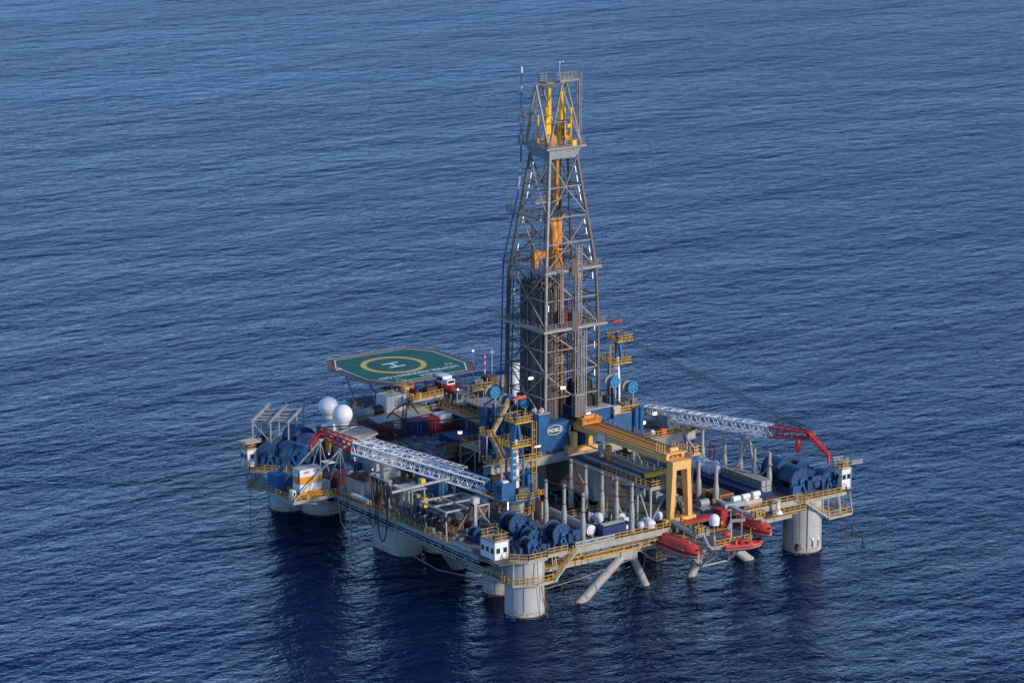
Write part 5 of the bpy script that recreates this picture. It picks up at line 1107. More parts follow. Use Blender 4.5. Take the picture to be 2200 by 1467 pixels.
# ------------------------------------------------------------------ deckhouses at the back left
t=thing('deckhouse','broad low deckhouse with a stained roof carrying cargo at the back left','house',(18,68,11))
part('wall',MB().box(9.,31.,62.,83.9,11,13.7),'lgrey',t); part('roof',MB().box(8.8,31.2,50.,84.,13.7,13.95),'deckbrown',t)
for x in (10,16,22,29): part('support_post',MB().bar((x,50.4,11),(x,50.4,13.7),.3),'grey',t)
part('inner_wall',MB().box(14,31,50.8,62,11,13.7),'dgrey',t)
t=thing('white_deckhouse','tall weathered grey white deckhouse under the red boom end at the left','house',(5,69,11))
part('wall',MB().box(3.,10.5,64.4,72.2,11,17.),'lgrey',t); part('roof',MB().box(2.8,10.7,64.2,72.4,17,17.15),'grey',t)
part('porthole',MB().tube((2.93,66.,15.),(3.,66,15.),.22,n=10).tube((2.93,67.4,15.),(3.,67.4,15.),.22,n=10),'black',t)
part('vent_trunk',MB().box(4,5.2,69.5,71.5,17.15,18.6),'white',t)
t=thing('grey_deckhouse','blue grey plated deckhouse beneath the middle of the left white boom','house',(6,57,11))
part('wall',MB().box(3.2,9.,53.,62.4,11,15.4),'bgrey',t); part('roof',MB().box(3.,9.2,52.8,62.6,15.4,15.55),'grey',t)
m=MB(); random.seed(51)
for i in range(12): x=random.uniform(3.4,8);y=random.uniform(53.4,61.5); m.box(x,x+random.uniform(.4,1.5),y,y+random.uniform(.4,1.5),15.55,15.55+random.uniform(.2,.9))
part('roof_equipment',m,'grey',t); part('wall_lamp',MB().box(3.,3.15,60.2,60.5,13.2,13.5),'lamp_warm',t)
m=MB(); random.seed(52)
for i in range(22): x=random.uniform(-2.4,1.8);y=random.uniform(46,66); m.box(x,x+random.uniform(.4,1.4),y,y+random.uniform(.4,1.8),11.02,11.02+random.uniform(.3,1.9))
for i in range(8): y=random.uniform(47,64); m.tube((-3,y,11.5+random.random()),(2.5,y+random.uniform(-2,2),11.5+random.random()),.12,n=6)
solo('deck_equipment',m,'grey','jumble of grey pumps and pipes in front of the blue grey deckhouse','equipment')['kind']='stuff'
solo('square_panel',MB().box(-3.6,-1.6,60.,62.2,13.9,14.05),'white','square white lid panel between the two inclined pipe frames','panel')
for k,(x,y,z) in enumerate(((-1.4,62.6,15),(2.9,60.2,14.),(2.6,53.4,13.4),)): solo('deck_lamp',MB().sphere((x,y,z),.13,8,6),'lamp_warm',('small warm lamp between the inclined frames','small warm lamp on the edge of the blue grey deckhouse','small warm lamp near the hose racks')[k],'lamp')
# radomes
for k,(x,y,zc,r_,lab) in enumerate(((6.,69.2,20.2,1.98,'large white satellite dome, the nearer and lower of the pair'),(6.9,75.8,20.2,1.98,'large white satellite dome, the farther and upper of the pair'))):
    t=thing('satellite_dome',lab,'radome',(x,y,17.15 if k==0 else 14),'pair of large white satellite domes')
    part('dome',MB().sphere((x,y,zc),r_,32,20),'radome',t)
    part('collar',MB().tube((x,y,zc-2.35),(x,y,zc-1.5),1.1,1.3,n=20),'white',t); part('seam',MB().tube((x,y,zc-.32),(x,y,zc-.27),r_*.995,n=32,cap=False),'lgrey',t)
    s=MB(); zb=17.15 if k==0 else 14
    for a in range(6): s.bar((x+1.1*math.cos(a),y+1.1*math.sin(a),zb),(x+.9*math.cos(a+.7),y+.9*math.sin(a+.7),zc-2.3),.1)
    part('stand',s,'lgrey',t)
solo('dome_pedestal',MB().tube((6.9,75.8,11),(6.9,75.8,16.4),1.5,n=20),'white','round white pedestal trunk below the farther satellite dome','pedestal')
# rail of the upper accommodation deck
t=thing('upper_deck_walkway','long upper walkway with yellow rails above the deckhouse roof','walkway',(20,74,13))
part('walk_deck',MB().box(10.7,31.,73.2,84.,16.1,16.35),'lgrey',t); part('railing',MB().rail([(7.5,73.2,16.35),(31.,73.2,16.35)],r=.065,sp=1.6),'yellow',t)
for x in (12,18,24,30): part('leg',MB().bar((x,73.4,13.9),(x,73.4,16.1),.2),'lgrey',t)
part('valve_box',MB().box(24.6,25.3,73.,73.4,16.4,17.3).box(28.4,28.9,73.,73.4,16.5,17.2).box(16.5,17.2,73.,73.4,16.4,17.2),'byel',t)
for k,(x,l) in enumerate(((14.,3.1),(17.6,1.9))):
    solo('pressure_tank',MB().tube((x,76.,17.5),(x+l,76.,17.5),.98,n=20).sphere((x,76.,17.5),.96,16,8).tube((x+.4,76.,17.5),(x+.7,76.,17.5),1.06,n=20).tube((x+l-.6,76.,17.5),(x+l-.3,76.,17.5),1.06,n=20).box(x+.2,x+l-.2,75.4,76.6,16.36,16.8),'grey' if k==0 else 'black',('shiny grey horizontal tank right of the satellite domes','black horizontal tank left of the white containers')[k],'tank')
m=MB(); random.seed(61)
for i in range(26): x=random.uniform(12,21);y=random.uniform(78.6,82); z=14+random.uniform(1.5,4.2); m.bar((x,y,z),(x+random.uniform(-1.5,1.5),y+random.uniform(-1,1),z+random.uniform(-.6,.8)),.16)
solo('pipe_manifold',m,'yellow','tangle of yellow pipework behind the grey tank by the domes','pipework')['kind']='stuff'
m=MB(); random.seed(62)
for i in range(12): x=random.uniform(12,20);y=random.uniform(79,82.5); m.box(x,x+random.uniform(.4,1.3),y,y+1,13.95,16+random.random()*1.5)
solo('pump_units',m,'maroon','dark red pump units behind the grey tank by the domes','pump')['kind']='stuff'
container('white corrugated container, the nearer of the two below the helideck',21.2,26.,76.8,80.4,16.36,3.2,'whitec',group='white containers below the helideck')
container('off-white container behind the brighter one below the helideck',24.4,30.,81.6,84.6,16.36,3.0,'beige',group='white containers below the helideck',doors=False)
part('platform_deck',MB().box(20,34,84.05,90,16.1,16.33),'deck',thing('container_landing','landing deck below the helideck carrying white containers','platform',(28,85,11)))
part('leg',MB().bar((21,84.5,11),(21,84.5,16.1),.3).bar((33.5,89.5,9),(33.5,89.5,16.1),.3).bar((21,89.5,9),(21,89.5,16.1),.3),'grey',[o for o in bpy.data.objects if o.name=='container_landing'][0])
# maroon knuckle crane
t=thing('knuckle_crane','dark red deck crane with a bent black arm beside the satellite domes','crane',(12,71,14))
part('body',MB().prism([(10.2,69.2),(16.6,67.2),(17.6,70.4),(11.,73.)],14,16.9),'maroon',t)
part('boom_arm',MB().bar((12.,71.,17.2),(17.,64.6,15.8),1.,1.).bar((11.,71.6,17.1),(12.6,70.4,17.6),1.2,.9),'maroon',t)
part('lattice_arm',MB().truss((17.,64.6,15.8),(19.4,67.4,20.4),.7,.5,6,rc=.09,rb=.05),'black',t); part('hose_loop',MB().path([(15.4,68,18.2),(17.,67.6,19.8),(19.4,67.4,20.7),(20.6,66.4,20.2),(21.4,65.6,18.6)],.13),'black',t)
part('winch_drum',MB().tube((16.6,64.,15.6),(17.6,65.,15.6),.7,n=12),'black',t); part('counterweight',MB().box(10.6,12.,66.6,68.,14.,15.4),'red',t)
# white long house with red stripe
t=thing('red_striped_house','long white house with red roof edges behind the cargo containers','house',(20,72,14))
part('wall',MB().box(14.4,27.4,69.6,72.6,13.95,16.9),'white',t)
part('roof',MB().add([(14.2,69.4,16.9),(27.6,69.4,16.9),(27.6,72.9,17.35),(14.2,72.9,17.35),(14.2,69.4,17.),(27.6,69.4,17.),(27.6,72.9,17.45),(14.2,72.9,17.45)],[(3,2,1,0),(4,5,6,7),(0,1,5,4),(1,2,6,5),(2,3,7,6),(3,0,4,7)]),'beige',t)
part('red_edge',MB().bar((14.2,69.35,16.95),(27.6,69.35,16.95),.2).bar((14.2,69.35,16.95),(14.2,72.9,17.4),.2).bar((20,69.4,17),(20,72.9,17.5),.25),'red',t)
container('dark blue container with a green stain among the cargo behind the spare lattice',20.2,23.8,66.4,69.,13.95,3.,'navy',roof='winch')
container('bright red container between the dark blue one and the white topped one',24.,26.8,66.4,68.6,13.95,2.9,'red')
t=thing('white_topped_unit','red unit with a rounded white top at the end of the cargo row','machine',(28.4,67.6,13.95))
part('base',MB().box(26.9,30.4,66.4,69.,13.95,15.6),'red',t); part('top',MB().prism(rbox(26.9,30.4,66.4,69.4,.7),15.6,17.2),'white',t)
part('roof_pipe',MB().path([(27.4,67,17.3),(28.4,67.8,17.4),(29.6,67.4,17.3),(29.9,68.4,17.3)],.09),'grey',t)
container('flat dark navy skid tank in front of the white topped red unit',23.2,28.8,55.,61.,13.95,1.5,'navy',cat='skid tank',doors=False)
t=thing('orange_basket','worn orange brown transport basket left of the stair platform','basket',(21,53,13.95))
part('mesh_side',MB().prism(rbox(19.8,22.6,51.6,54.,.5),13.95,15.5),'rust',t); 
m=MB()
for k in range(8): x=20+k*.36; m.bar((x,51.5,13.95),(x,51.5,15.6),.08)
for k in range(6): y=51.8+k*.4; m.bar((19.75,y,13.95),(19.75,y,15.6),.08)
part('slats',m,'orange',t)
solo('red_hoist_post',MB().tube((19.2,49.6,11),(19.2,49.6,15.2),.4,n=10),'maroon','dark red post below the corner of the stair platform','post')
m=MB(); random.seed(71)
for i in range(48): x=random.uniform(10,29);y=random.uniform(50.6,65); m.box(x,x+random.uniform(.3,1.6),y,y+random.uniform(.3,1.6),13.96,13.96+random.uniform(.1,.9))
for i in range(16): x=random.uniform(10,26);y=random.uniform(51,64); a=random.random()*3; l=random.uniform(1,5); m.tube((x,y,14.15),(x+l*math.cos(a),y+l*math.sin(a),14.2),.1,n=5)
solo('deck_clutter',m,'grey','dark scattered gear on the stained roof behind the spare lattice','equipment')['kind']='stuff'
m=MB()
for x in (22.5,29,): m.bar((x,63,13.95),(x,63,15.5),.14)
for z in (15.4,16.4): m.tube((7,62.5,z+.6),(30.8,62.5,z+.6),.05,n=5)
solo('guard_wire',m,'black','pair of thin black guard wires strung across the cargo roof','wire')
# big winch house / dark structures between stair platform and walkway at x=30
t=thing('side_walkway','grey walkway with yellow rails running to the left side of the derrick','walkway',(31,63,11))
part('walk_deck',MB().box(30.2,31.6,46.5,71.5,17.1,17.4),'lgrey',t); part('railing',MB().rail([(30.2,71.5,17.4),(30.2,46.5,17.4)],r=.06,sp=1.4),'yellow',t)
for y in (50,56,62,70): part('leg',MB().bar((30.4,y,11),(30.4,y,17.1),.26),'lgrey',t)
part('curved_bracket',MB().path([(28.4,72.4,16.2),(29.4,72.,17.1),(30.3,71.4,17.3)],.14),'lgrey',t)
t=thing('mud_module','dark cluttered equipment module with pipe racks left of the derrick','module',(38,62,11))
part('wall',MB().box(32.4,47,48.,76.,11,17.2),'dgrey',t); part('roof',MB().box(32.2,47.2,47.8,76.2,17.2,17.4),'deckbrown',t)
m=MB(); random.seed(81)
for i in range(70): x=random.uniform(32.6,45.5);y=random.uniform(48,75); m.box(x,x+random.uniform(.3,1.8),y,y+random.uniform(.3,1.8),17.4,17.4+random.uniform(.3,2.4))
part('roof_machinery',m,'dgrey',t)
m=MB()
for i in range(18): x=random.uniform(32.6,46);y=random.uniform(48,75); m.tube((x,y,17.4),(x,y,17.4+random.uniform(1.5,4.4)),.1,n=5)
for i in range(12): x=random.uniform(32.6,42);y=random.uniform(48,75);z=random.uniform(18.5,20.5); m.tube((x,y,z),(x+random.uniform(2,4),y,z),.12,n=6)
part('pipework',m,'steel',t)
m=MB().rail([(32.4,75.8,17.4),(32.4,48.2,17.4)],r=.055,sp=1.6).rail([(32.4,66,19.6),(32.4,56,19.6),(38,56,19.6)],r=.055,sp=1.3)
for y in (56,61,66): m.bar((32.4,y,17.4),(32.4,y,19.6),.14)
part('railing',m,'yellow',t); part('mezzanine',MB().box(32.3,38,56,66,19.4,19.6),'grey',t)
part('oval_tank',MB().sphere((34.8,69.6,18.2),2.1,18,8,.35),'bgrey',t); part('lamp_pole',MB().path([(32.9,69,17.4),(32.9,69,20.4),(33.4,68.4,21.)],.14),'lgrey',t); part('lamp_head',MB().sphere((33.1,69,21.1),.22,10,6),'lamp_white',t)
# platforms in front of the helideck
t=thing('helideck_service_platform','yellow railed service platform in front of the helideck','platform',(30,76,15))
part('platform_deck',MB().prism([(25.,73.2),(33.2,74.2),(33.2,79.),(30.6,83.),(28.,83.)],18.6,18.95),'lgrey',t)
part('railing',MB().rail([(28.1,82.8,18.95),(25.1,73.3,18.95),(33.1,74.3,18.95)],r=.065,sp=1.1),'yellow',t)
for x,y in ((25,74),(29,74.4),(32.8,74.6)): part('leg',MB().bar((x,y,14),(x,y,18.6),.18),'bgrey',t)
part('orange_crate',MB().box(30.2,33.,75.6,77.2,18.95,20.4),'rust',t); part('foam_monitor',MB().tube((25.8,74.6,18.95),(25.8,74.6,20.1),.35,n=8).tube((27.6,74.4,18.95),(27.6,74.4,20.1),.35,n=8),'byel',t)
part('fire_bottle',MB().tube((26.8,80.4,18.95),(26.8,80.4,21.4),.35,n=8).tube((28.6,79.,18.95),(28.6,79,21.4),.35,n=8).tube((28.,76.4,18.95),(28.,76.4,19.8),.3,n=8),'red',t)
part('blue_drum',MB().tube((28.8,77.4,18.95),(28.8,77.4,20.3),.5,n=10),'winch',t)
part('handrail_pipe',MB().bar((27,81,21),(36,79.4,21.2),.2),'bgrey',t)
t=thing('rescue_craft','red and white cabin craft parked beside the helideck','boat',(34.4,75,19))
sec=[]
for yy,w_,zb in ((-2.2,.3,.9),(-1.6,1.1,.35),(0,1.45,0),(1.8,1.4,.1),(2.6,1.2,.4)):
    sec.append([(34.6+a*w_,75.2-yy*-1 if False else 75.2+yy,19+b) for a,b in ((-.55,zb),(.55,zb),(1.,zb+.9),(1.05,1.9),(-1.05,1.9),(-1.,zb+.9))])
part('hull',MB().loft(sec),'boatred' if False else 'red',t); part('cabin',MB().box(33.5,35.7,74.9,77.4,20.9,22.4).box(33.7,35.5,73.6,74.9,20.9,21.9),'white',t)
part('window',MB().box(33.44,33.5,75.2,76.9,21.5,22.1).box(33.9,35.3,73.54,73.6,21.2,21.7),'glass',t); part('bumper',MB().bar((35.9,72.9,19.3),(36.2,73.6,21.2),.6,.5),'black',t)
t=thing('stern_service_platform','small yellow railed platform with red and white mast left of the derrick top drive','platform',(43,75,14))
part('platform_deck',MB().box(39.6,47.6,73.6,78,18.5,18.8),'lgrey',t); part('railing',MB().rail([(39.6,78,18.8),(39.6,73.6,18.8),(47.6,73.6,18.8)],r=.06,sp=1.2),'yellow',t)
part('leg',MB().bar((40,74,11),(40,74,18.5),.3).bar((47,74,11),(47,74,18.5),.3),'grey',t)
part('brown_housing',MB().prism(rbox(45.,48.4,76.2,78.6,.8),18.8,20.2),'rust',t)
m=MB()
m.tube((46.6,79,19),(46.6,79,24.6),.12,n=8)
part('mast',m,'boatred',t); part('mast_band',MB().tube((46.6,79,20.4),(46.6,79,21.1),.15,n=8).tube((46.6,79,22.2),(46.6,79,22.8),.15,n=8).tube((46.6,79,23.6),(46.6,79,24.),.15,n=8).sphere((46.6,79,19.6),.7,10,6,.5),'white',t)
part('lamp_mast',MB().tube((44.4,80,19),(44.4,80,25),.06,n=5),'steel',t); part('lamp_head',MB().sphere((44.4,80,25.1),.25,10,6,.6),'lamp_white',t)
part('whip_aerial',MB().tube((48.4,79,19),(48.4,79,25.4),.05,n=5).tube((49.,79,24.4),(47.9,79,24.6),.05,n=5),'white',t)
part('stern_house',MB().box(46,56,74,83,11,18.),'lgrey',t)
part('white_funnel',MB().tube((47.6,70.,17.4),(47.6,70.,24.2),.9,1.1,n=14),'white',t)
# three crew members on that platform (skin-modifier bodies)
def person(x,y,z,rz,label,arm=0.5):
    me=bpy.data.meshes.new('person'); V=[(0,0,.95),(0,0,1.2),(0,.02,1.42),(0,.02,1.52),(0,0,1.68),(.1,0,.9),(.11,.02,.5),(.11,0,.08),(.11,-.16,.04),(-.1,0,.9),(-.11,-.02,.5),(-.11,.02,.08),(-.11,-.14,.04),(.2,.02,1.4),(.26,-.02,1.14),(.24,-.18,.95),(.24,-.25,.88),(-.2,.02,1.4),(-.26,0,1.14),(-.24,-.14*arm,.92),(-.24,-.2*arm,.85)]
    E_=[(0,1),(1,2),(2,3),(3,4),(0,5),(5,6),(6,7),(7,8),(0,9),(9,10),(10,11),(11,12),(2,13),(13,14),(14,15),(15,16),(2,17),(17,18),(18,19),(19,20)]
    Rr=[.15,.15,.15,.06,.1,.1,.075,.05,.045,.1,.075,.05,.045,.07,.055,.04,.035,.07,.055,.04,.035]
    me.from_pydata(V,E_,[]); o=bpy.data.objects.new('person',me); COL.objects.link(o); o.location=(x,y,z); o.rotation_euler=(0,0,rz)
    sk_=o.modifiers.new('skin','SKIN'); ss=o.modifiers.new('sub','SUBSURF'); ss.levels=1; ss.render_levels=1
    for i,v in enumerate(me.skin_vertices[0].data): v.radius=(Rr[i]*1.05,Rr[i]*.85); v.use_root=(i==0)
    me.materials.append(M['yellow']); o['label']=label; o['category']='person'; o['group']='crew in yellow coveralls and white helmets'
    h=MB().sphere((x,y,z+1.74),.135,12,6,.9,0,math.pi*.55).tube((x,y,z+1.72),(x,y,z+1.74),.17,n=12); part('helmet',h,'white',o)
person(41.2,74.3,18.8,.3,'person in yellow coverall and white helmet, left of the three by the stern rail')
person(42.6,74.2,18.8,-.4,'person in yellow coverall and white helmet, middle of the three by the stern rail',1.5)
person(44.,74.4,18.8,.8,'person in yellow coverall and white helmet, right of the three by the stern rail')
# ------------------------------------------------------------------ lifeboats and their platform
t=thing('lifeboat_platform','grey lifeboat embarkation platform cantilevered on pipe trusses','platform',(38,-6,4))
part('platform_deck',MB().prism([(31.6,-3.2),(31.6,-8.4),(34.4,-11.),(42.6,-11.2),(45.2,-8.4),(45.2,-3.2)],8.3,8.6),'deck',t)
part('edge',MB().bar((31.6,-8.4,8.4),(34.4,-11.,8.4),.35).bar((34.4,-11.,8.4),(42.6,-11.2,8.4),.35).bar((42.6,-11.2,8.4),(45.2,-8.4,8.4),.35),'lgrey',t)
part('railing',MB().rail([(34.6,-10.9,8.6),(42.4,-11.1,8.6)],r=.06,sp=1.1).rail([(42.8,-11,8.6),(45.,-8.4,8.6)],r=.06),'yellow',t)
A_=[(34.7,-6.8,3.9),(41,-6.8,3.9),(34.7,1.6,4.2),(41,1.6,4.2)]
ch=[(A_[0],A_[1]),(A_[0],A_[2]),(A_[1],A_[3]),(A_[0],(34.4,-11,8.3)),(A_[0],(31.8,-4,8.3)),(A_[0],(37.8,-11,8.3)),(A_[1],(42.4,-11,8.3)),(A_[1],(38.4,-11,8.3)),(A_[1],(45,-8,8.3)),(A_[2],(31.8,-4,8.3)),(A_[2],(34.7,-2.6,8.3)),((34.7,-2.6,4.05),(34.7,-6.8,8.3)),((34.7,-2.6,4.05),(34.7,-2.6,8.3)),(A_[0],(34.7,-6.8,8.3)),(A_[1],(41,-6.8,8.3)),((41,-2.6,4.05),(41,-6.8,8.3)),(A_[3],(41,-2.6,8.3)),((34.7,-2.6,4.05),(28.9,-1.,7.8)),((28.6,-.6,7.6),A_[2])]
for a,b in ch: part('truss_member',MB().tube(a,b,.17,n=8),'lgrey',t)
part('deck_box',MB().box(36,38.4,-4.6,-3.4,8.6,10.2),'grey',t)
part('davit_arm',MB().bar((31.4,-1.6,12.),(31.6,-9.6,10.9),.9,.55),'bgrey',t)
part('davit_arm',MB().bar((45.6,2.4,12.4),(45.9,-7.4,11.6),.9,.55),'bgrey',t)
for x,y in ((31.8,-10.),(46.6,-8.4)):
    part('davit_hook',MB().bar((x-.6,y+.4,11.4),(x+.9,y-.2,11.3),.7,.5).bar((x+.5,y-.2,11.2),(x+.9,y-1.,9.6),.45,.45).bar((x+.9,y-1.,9.6),(x+1.9,y-1.2,8.6),.5,.4).bar((x+1.6,y-1.2,8.5),(x+2.8,y-.6,8.6),.4,.4),'bgrey',t)
    part('davit_basket',MB().rail([(x-.8,y+.9,11.5),(x-.8,y-.3,11.5),(x+1.,y-.3,11.5),(x+1.,y+.9,11.5)],r=.06,sp=.7,closed=True),'yellow',t)
part('davit_railing',MB().rail([(31.9,-1.8,12.2),(32,-8.6,11.2)],r=.05,sp=1.5),'yellow',t)
for x,y in ((33.6,-6.4),(41.9,-9.4),(43.6,-7.6)): part('lamp_pole',MB().tube((x,y,8.6),(x,y,13.2),.06,n=5),'lgrey',t)
def lifeboat(label,x,y,z,rz=0,L=12.6):
    t=thing('lifeboat',label,'lifeboat',(0,0,0),'enclosed orange red lifeboats at the front platform')
    N_=15; hull=[];can=[]
    for k in range(N_):
        s_=-1+2*k/(N_-1); w_=1.75*max(.04,(1-abs(s_)**3.2))**.6; kz=-1.35+1.1*abs(s_)**3.2; yy=s_*L/2
        hull.append([(a*w_,yy,zz) for a,zz in ((-1,.12),(-.97,-.35),(-.75,kz*.75),(-.25,kz),(.25,kz),(.75,kz*.75),(.97,-.35),(1,.12))])
        h=1.65*max(.02,(1-abs(s_*.98)**4.5))**.6+ (.22 if s_>.45 and s_<.85 else 0)*0
        can.append([(a*w_,yy,.12+b*h) for a,b in ((-1,0),(-.96,.45),(-.72,.86),(-.3,1.),(.3,1.),(.72,.86),(.96,.45),(1,0))])
    part('hull',MB().loft(hull),'boatpink',t); c=part('canopy',MB().loft(can),'boatred',t)
    b=MB()
    for k in range(N_-1):
        for sgn in (0,7): b.bar(Vector(hull[k][sgn])*1.0+Vector((0,0,-.02)),Vector(hull[k+1][sgn])+Vector((0,0,-.02)),.13)
    part('fender',b,'black',t)
    part('steering_cupola',MB().sphere((0,3.2,1.6),.62,14,8,.8),'boatred',c); part('cupola_window',MB().box(-.66,-.55,3.,3.4,1.7,1.95).box(-.2,.2,2.55,2.66,1.65,1.95),'black',c)
    w=MB()
    for k in range(9): yy=-3.6+k*.85; w.sphere((-1.66,yy,.68),.1,6,4)
    part('window_row',w,'white',c); part('bow_hatch',MB().box(-.35,.35,-5.95,-5.6,.6,1.1),'black',c)
    part('lifting_hook',MB().box(-.15,.15,-3.6,-3.2,1.5,1.95).box(-.15,.15,3.9,4.3,1.3,1.75),'grey',t)
    t.location=(x,y,z); t.rotation_euler=(0,0,R(rz)); return t
lifeboat('orange red enclosed lifeboat on the left side of the boat platform, hanging over dark water',29.3,-6.6,8.5)
lifeboat('orange red enclosed lifeboat half hidden on the right side of the boat platform',47.4,-5.,8.9)
t=thing('rescue_boat','open red rescue boat with black fender hanging at the front of the platform','boat',(0,0,0))
hull=[];N_=11
for k in range(N_):
    s_=-1+2*k/(N_-1); w_=1.05*(1-max(0,s_)**2.6)**.7 if s_<1 else .05; w_=max(w_,.05); kz=-.75+.55*max(0,s_)**2
    hull.append([(s_*3.6,a*w_,zz) for a,zz in ((-1,.35),(-.9,-.1),(-.3,kz),(.3,kz),(.9,-.1),(1,.35),(.8,.4),(-.8,.4))])
part('hull',MB().loft(hull),'boatpink',t); part('tube_collar',MB().path([(-3.6,-1.,.4),(1.4,-1.,.4),(2.8,-.6,.45),(3.6,0,.55),(2.8,.6,.45),(1.4,1.,.4),(-3.6,1.,.4)],.3,8),'boatred',t)
part('fender_line',MB().path([(-3.6,-1.3,.3),(1.4,-1.3,.3),(2.9,-.85,.35),(3.75,-.1,.45)],.07,6),'black',t)
part('console',MB().box(-.5,.3,-.35,.35,.4,1.5),'red',t); part('engine_cover',MB().sphere((1.4,0,.5),.75,12,6,.6),'boatred',t); part('seat_back',MB().box(-1.4,-1.1,-.3,.3,.4,1.3),'flag',t)
t.location=(39.9,-12.3,8.2); t.rotation_euler=(0,0,R(-20))
t=thing('boat_davit','light grey crane davit with twin arms over the rescue boat','davit',(39.6,-9.6,8.6))
part('column',MB().tube((39.4,-9.4,8.6),(39.4,-9.4,12.6),.28,n=12).tube((39.4,-9.4,12.6),(39.4,-9.4,14.),.1,n=8),'bgrey',t); part('arm',MB().bar((39.4,-9.4,12.4),(41.4,-10.8,12.6),.5,.5).bar((39.4,-9.4,12.),(37.9,-10.4,11.2),.4,.4).tube((41.3,-10.9,12.6),(41.9,-9.7,12.6),.3,n=10),'lgrey',t)
solo('red_gear_bag',MB().sphere((37.8,-10.2,10.4),.8,12,8,.55),'boatred','red folded bag hanging by the grey davit','bag')
t=thing('small_radome','white dome antenna on a slim mast at the lifeboat platform','radome',(34.9,-10.2,8.6))
part('mast',MB().tube((34.9,-10.2,8.6),(34.9,-10.2,12.6),.09,n=8).tube((34.9,-10.2,9.6),(34.9,-10.2,10.6),.3,n=10),'lgrey',t)
part('dome',MB().sphere((34.9,-10.2,13.7),.98,24,12,1.0,0,math.pi/2).tube((34.9,-10.2,12.7),(34.9,-10.2,13.7),.92,.98,n=24),'radome',t)
solo('red_locker',MB().box(42.4,43.9,-3.0,-.6,9.,12.2).box(42.35,42.4,-2.9,-.7,9.2,12.).box(42.6,43.7,-3.06,-3.0,9.2,12.),'red','tall bright red locker behind the white dome antenna','locker')
solo('red_deck_cover',MB().prism(rbox(32.4,41.,-3.3,-1.6,.6),11.05,11.6).bar((32.6,-3.4,11.6),(41.,-3.4,11.6),.14),'red','long low red cover at the foot of the yellow gantry legs','cover')
solo('grey_lifting_beam',MB().box(44.4,49.6,-1.6,-.4,11.6,12.6).box(45.,49.,-1.,3.,11.1,11.6),'bgrey','grey lifting beam and hatch behind the right lifeboat','beam')
for k,(x,y) in enumerate(((47.9,-.4),(50.3,-.3),(52.9,-.1))):
    solo('life_raft_canister',MB().tube((x-.85,y,12.9),(x+.85,y,12.9),.55,n=18).tube((x-.9,y,12.9),(x+.9,y,12.9),.35,n=12).box(x-.6,x+.6,y-.4,y+.4,12.1,12.4),'white','white raft canister, %s of the three tilted above the right lifeboat'%('left','middle','right')[k],'life raft','white raft canisters above the right lifeboat')
t=thing('raft_deck_house','brownish deck box below the three white raft canisters','box',(50,1,11))
part('box',MB().box(46.8,53.8,-1.,1.,11.02,12.1),'beige',t)
b=MB(); prof=[(0,.95),(.35,.8),(.8,.42),(1.6,.3),(2.3,.38),(2.6,.6)]
for (z0,r0),(z1,r1) in zip(prof[:-1],prof[1:]): b.tube((54.6,-4.6,9.9+z0),(54.6,-4.6,9.9+z1),r0,r1,n=18)
solo('white_capstan',b,'white','waisted white bollard shaped post on the right lower walkway','bollard')
t=thing('lower_gangway','rust stained walkway with orange rails in front of the right column','walkway',(54,-4.4,9))
part('walk_deck',MB().box(49.6,61.,-5.2,-3.3,9.6,9.85),'deckbrown',t); part('railing',MB().rail([(53,-5.15,9.85),(61,-5.15,9.85)],r=.05,sp=1.3),'yellow',t); part('cage',MB().rail([(49.4,-5.6,9.6),(51,-5.6,9.6),(51,-4.4,9.6),(49.4,-4.4,9.6)],closed=True,r=.07,sp=.8,h=1.6),'yellow',t)
t=thing('boarding_cage','small yellow boarding cage left of the lifeboat','cage',(27.8,-3.4,5.5))
part('platform_deck',MB().box(26.6,28.8,-4.,-2.8,5.6,5.8),'lgrey',t); part('railing',MB().rail([(26.6,-4,5.8),(28.8,-4,5.8)],r=.08,sp=1,h=1.5),'yellow',t); part('hanger',MB().bar((26.6,-3,5.8),(24,-1,8),.14).bar((28.6,-3,5.8),(28.6,-1,8.2),.14),'lgrey',t)
# ------------------------------------------------------------------ centre and right cargo
t=thing('large_white_cylinder','long grey white cylinder with a bolted white end behind the near winches','cylinder',(16,8,11.4))
part('shell',MB().tube((15.8,1.8,12.1),(16.6,15.4,12.1),.85,n=24),'lgrey',t); part('end_flange',MB().tube((15.78,1.3,12.1),(15.8,1.9,12.1),1.0,n=24).tube((15.76,1.15,12.1),(15.78,1.3,12.1),.7,n=18),'white',t)
container('navy blue half height basket with a white mark beside the near deck rail',17.,23.2,-.6,2.,11.05,1.7,'navy',cat='skid basket',doors=False)
part('mark',MB().box(22.2,22.6,-.68,-.62,11.7,12.4),'white',[o for o in bpy.data.objects if o.name.startswith('skid_basket')][-1])
part('load_pipe',MB().tube((17.6,.2,12.95),(22.6,.4,12.95),.2,n=8).tube((17.6,1.,12.95),(22.6,1.1,12.95),.22,n=8),'grey',[o for o in bpy.data.objects if o.name.startswith('skid_basket')][-1])
def sack(x,y,z,r_,label,grp,sd=0):
    random.seed(sd+int(x*7+y*13)); 
    m=MB(); n=14;k_=9; vs=[];fs=[]
    for j in range(k_+1):
        tt=math.pi*j/k_
        for i in range(n):
            a=2*math.pi*i/n; q=lambda c:math.copysign(abs(c)**.6,c); rr=r_*(1+random.uniform(-.13,.13)); vs.append((x+rr*q(math.sin(tt))*q(math.cos(a)),y+rr*q(math.sin(tt))*q(math.sin(a)),z+r_+rr*math.cos(tt)**1))
    for j in range(k_):
        for i in range(n): fs.append((j*n+i,(j+1)*n+i,(j+1)*n+(i+1)%n,j*n+(i+1)%n))
    m.add(vs,fs,True); return solo('bulk_bag',m,'sack',label,'bulk bag',grp)
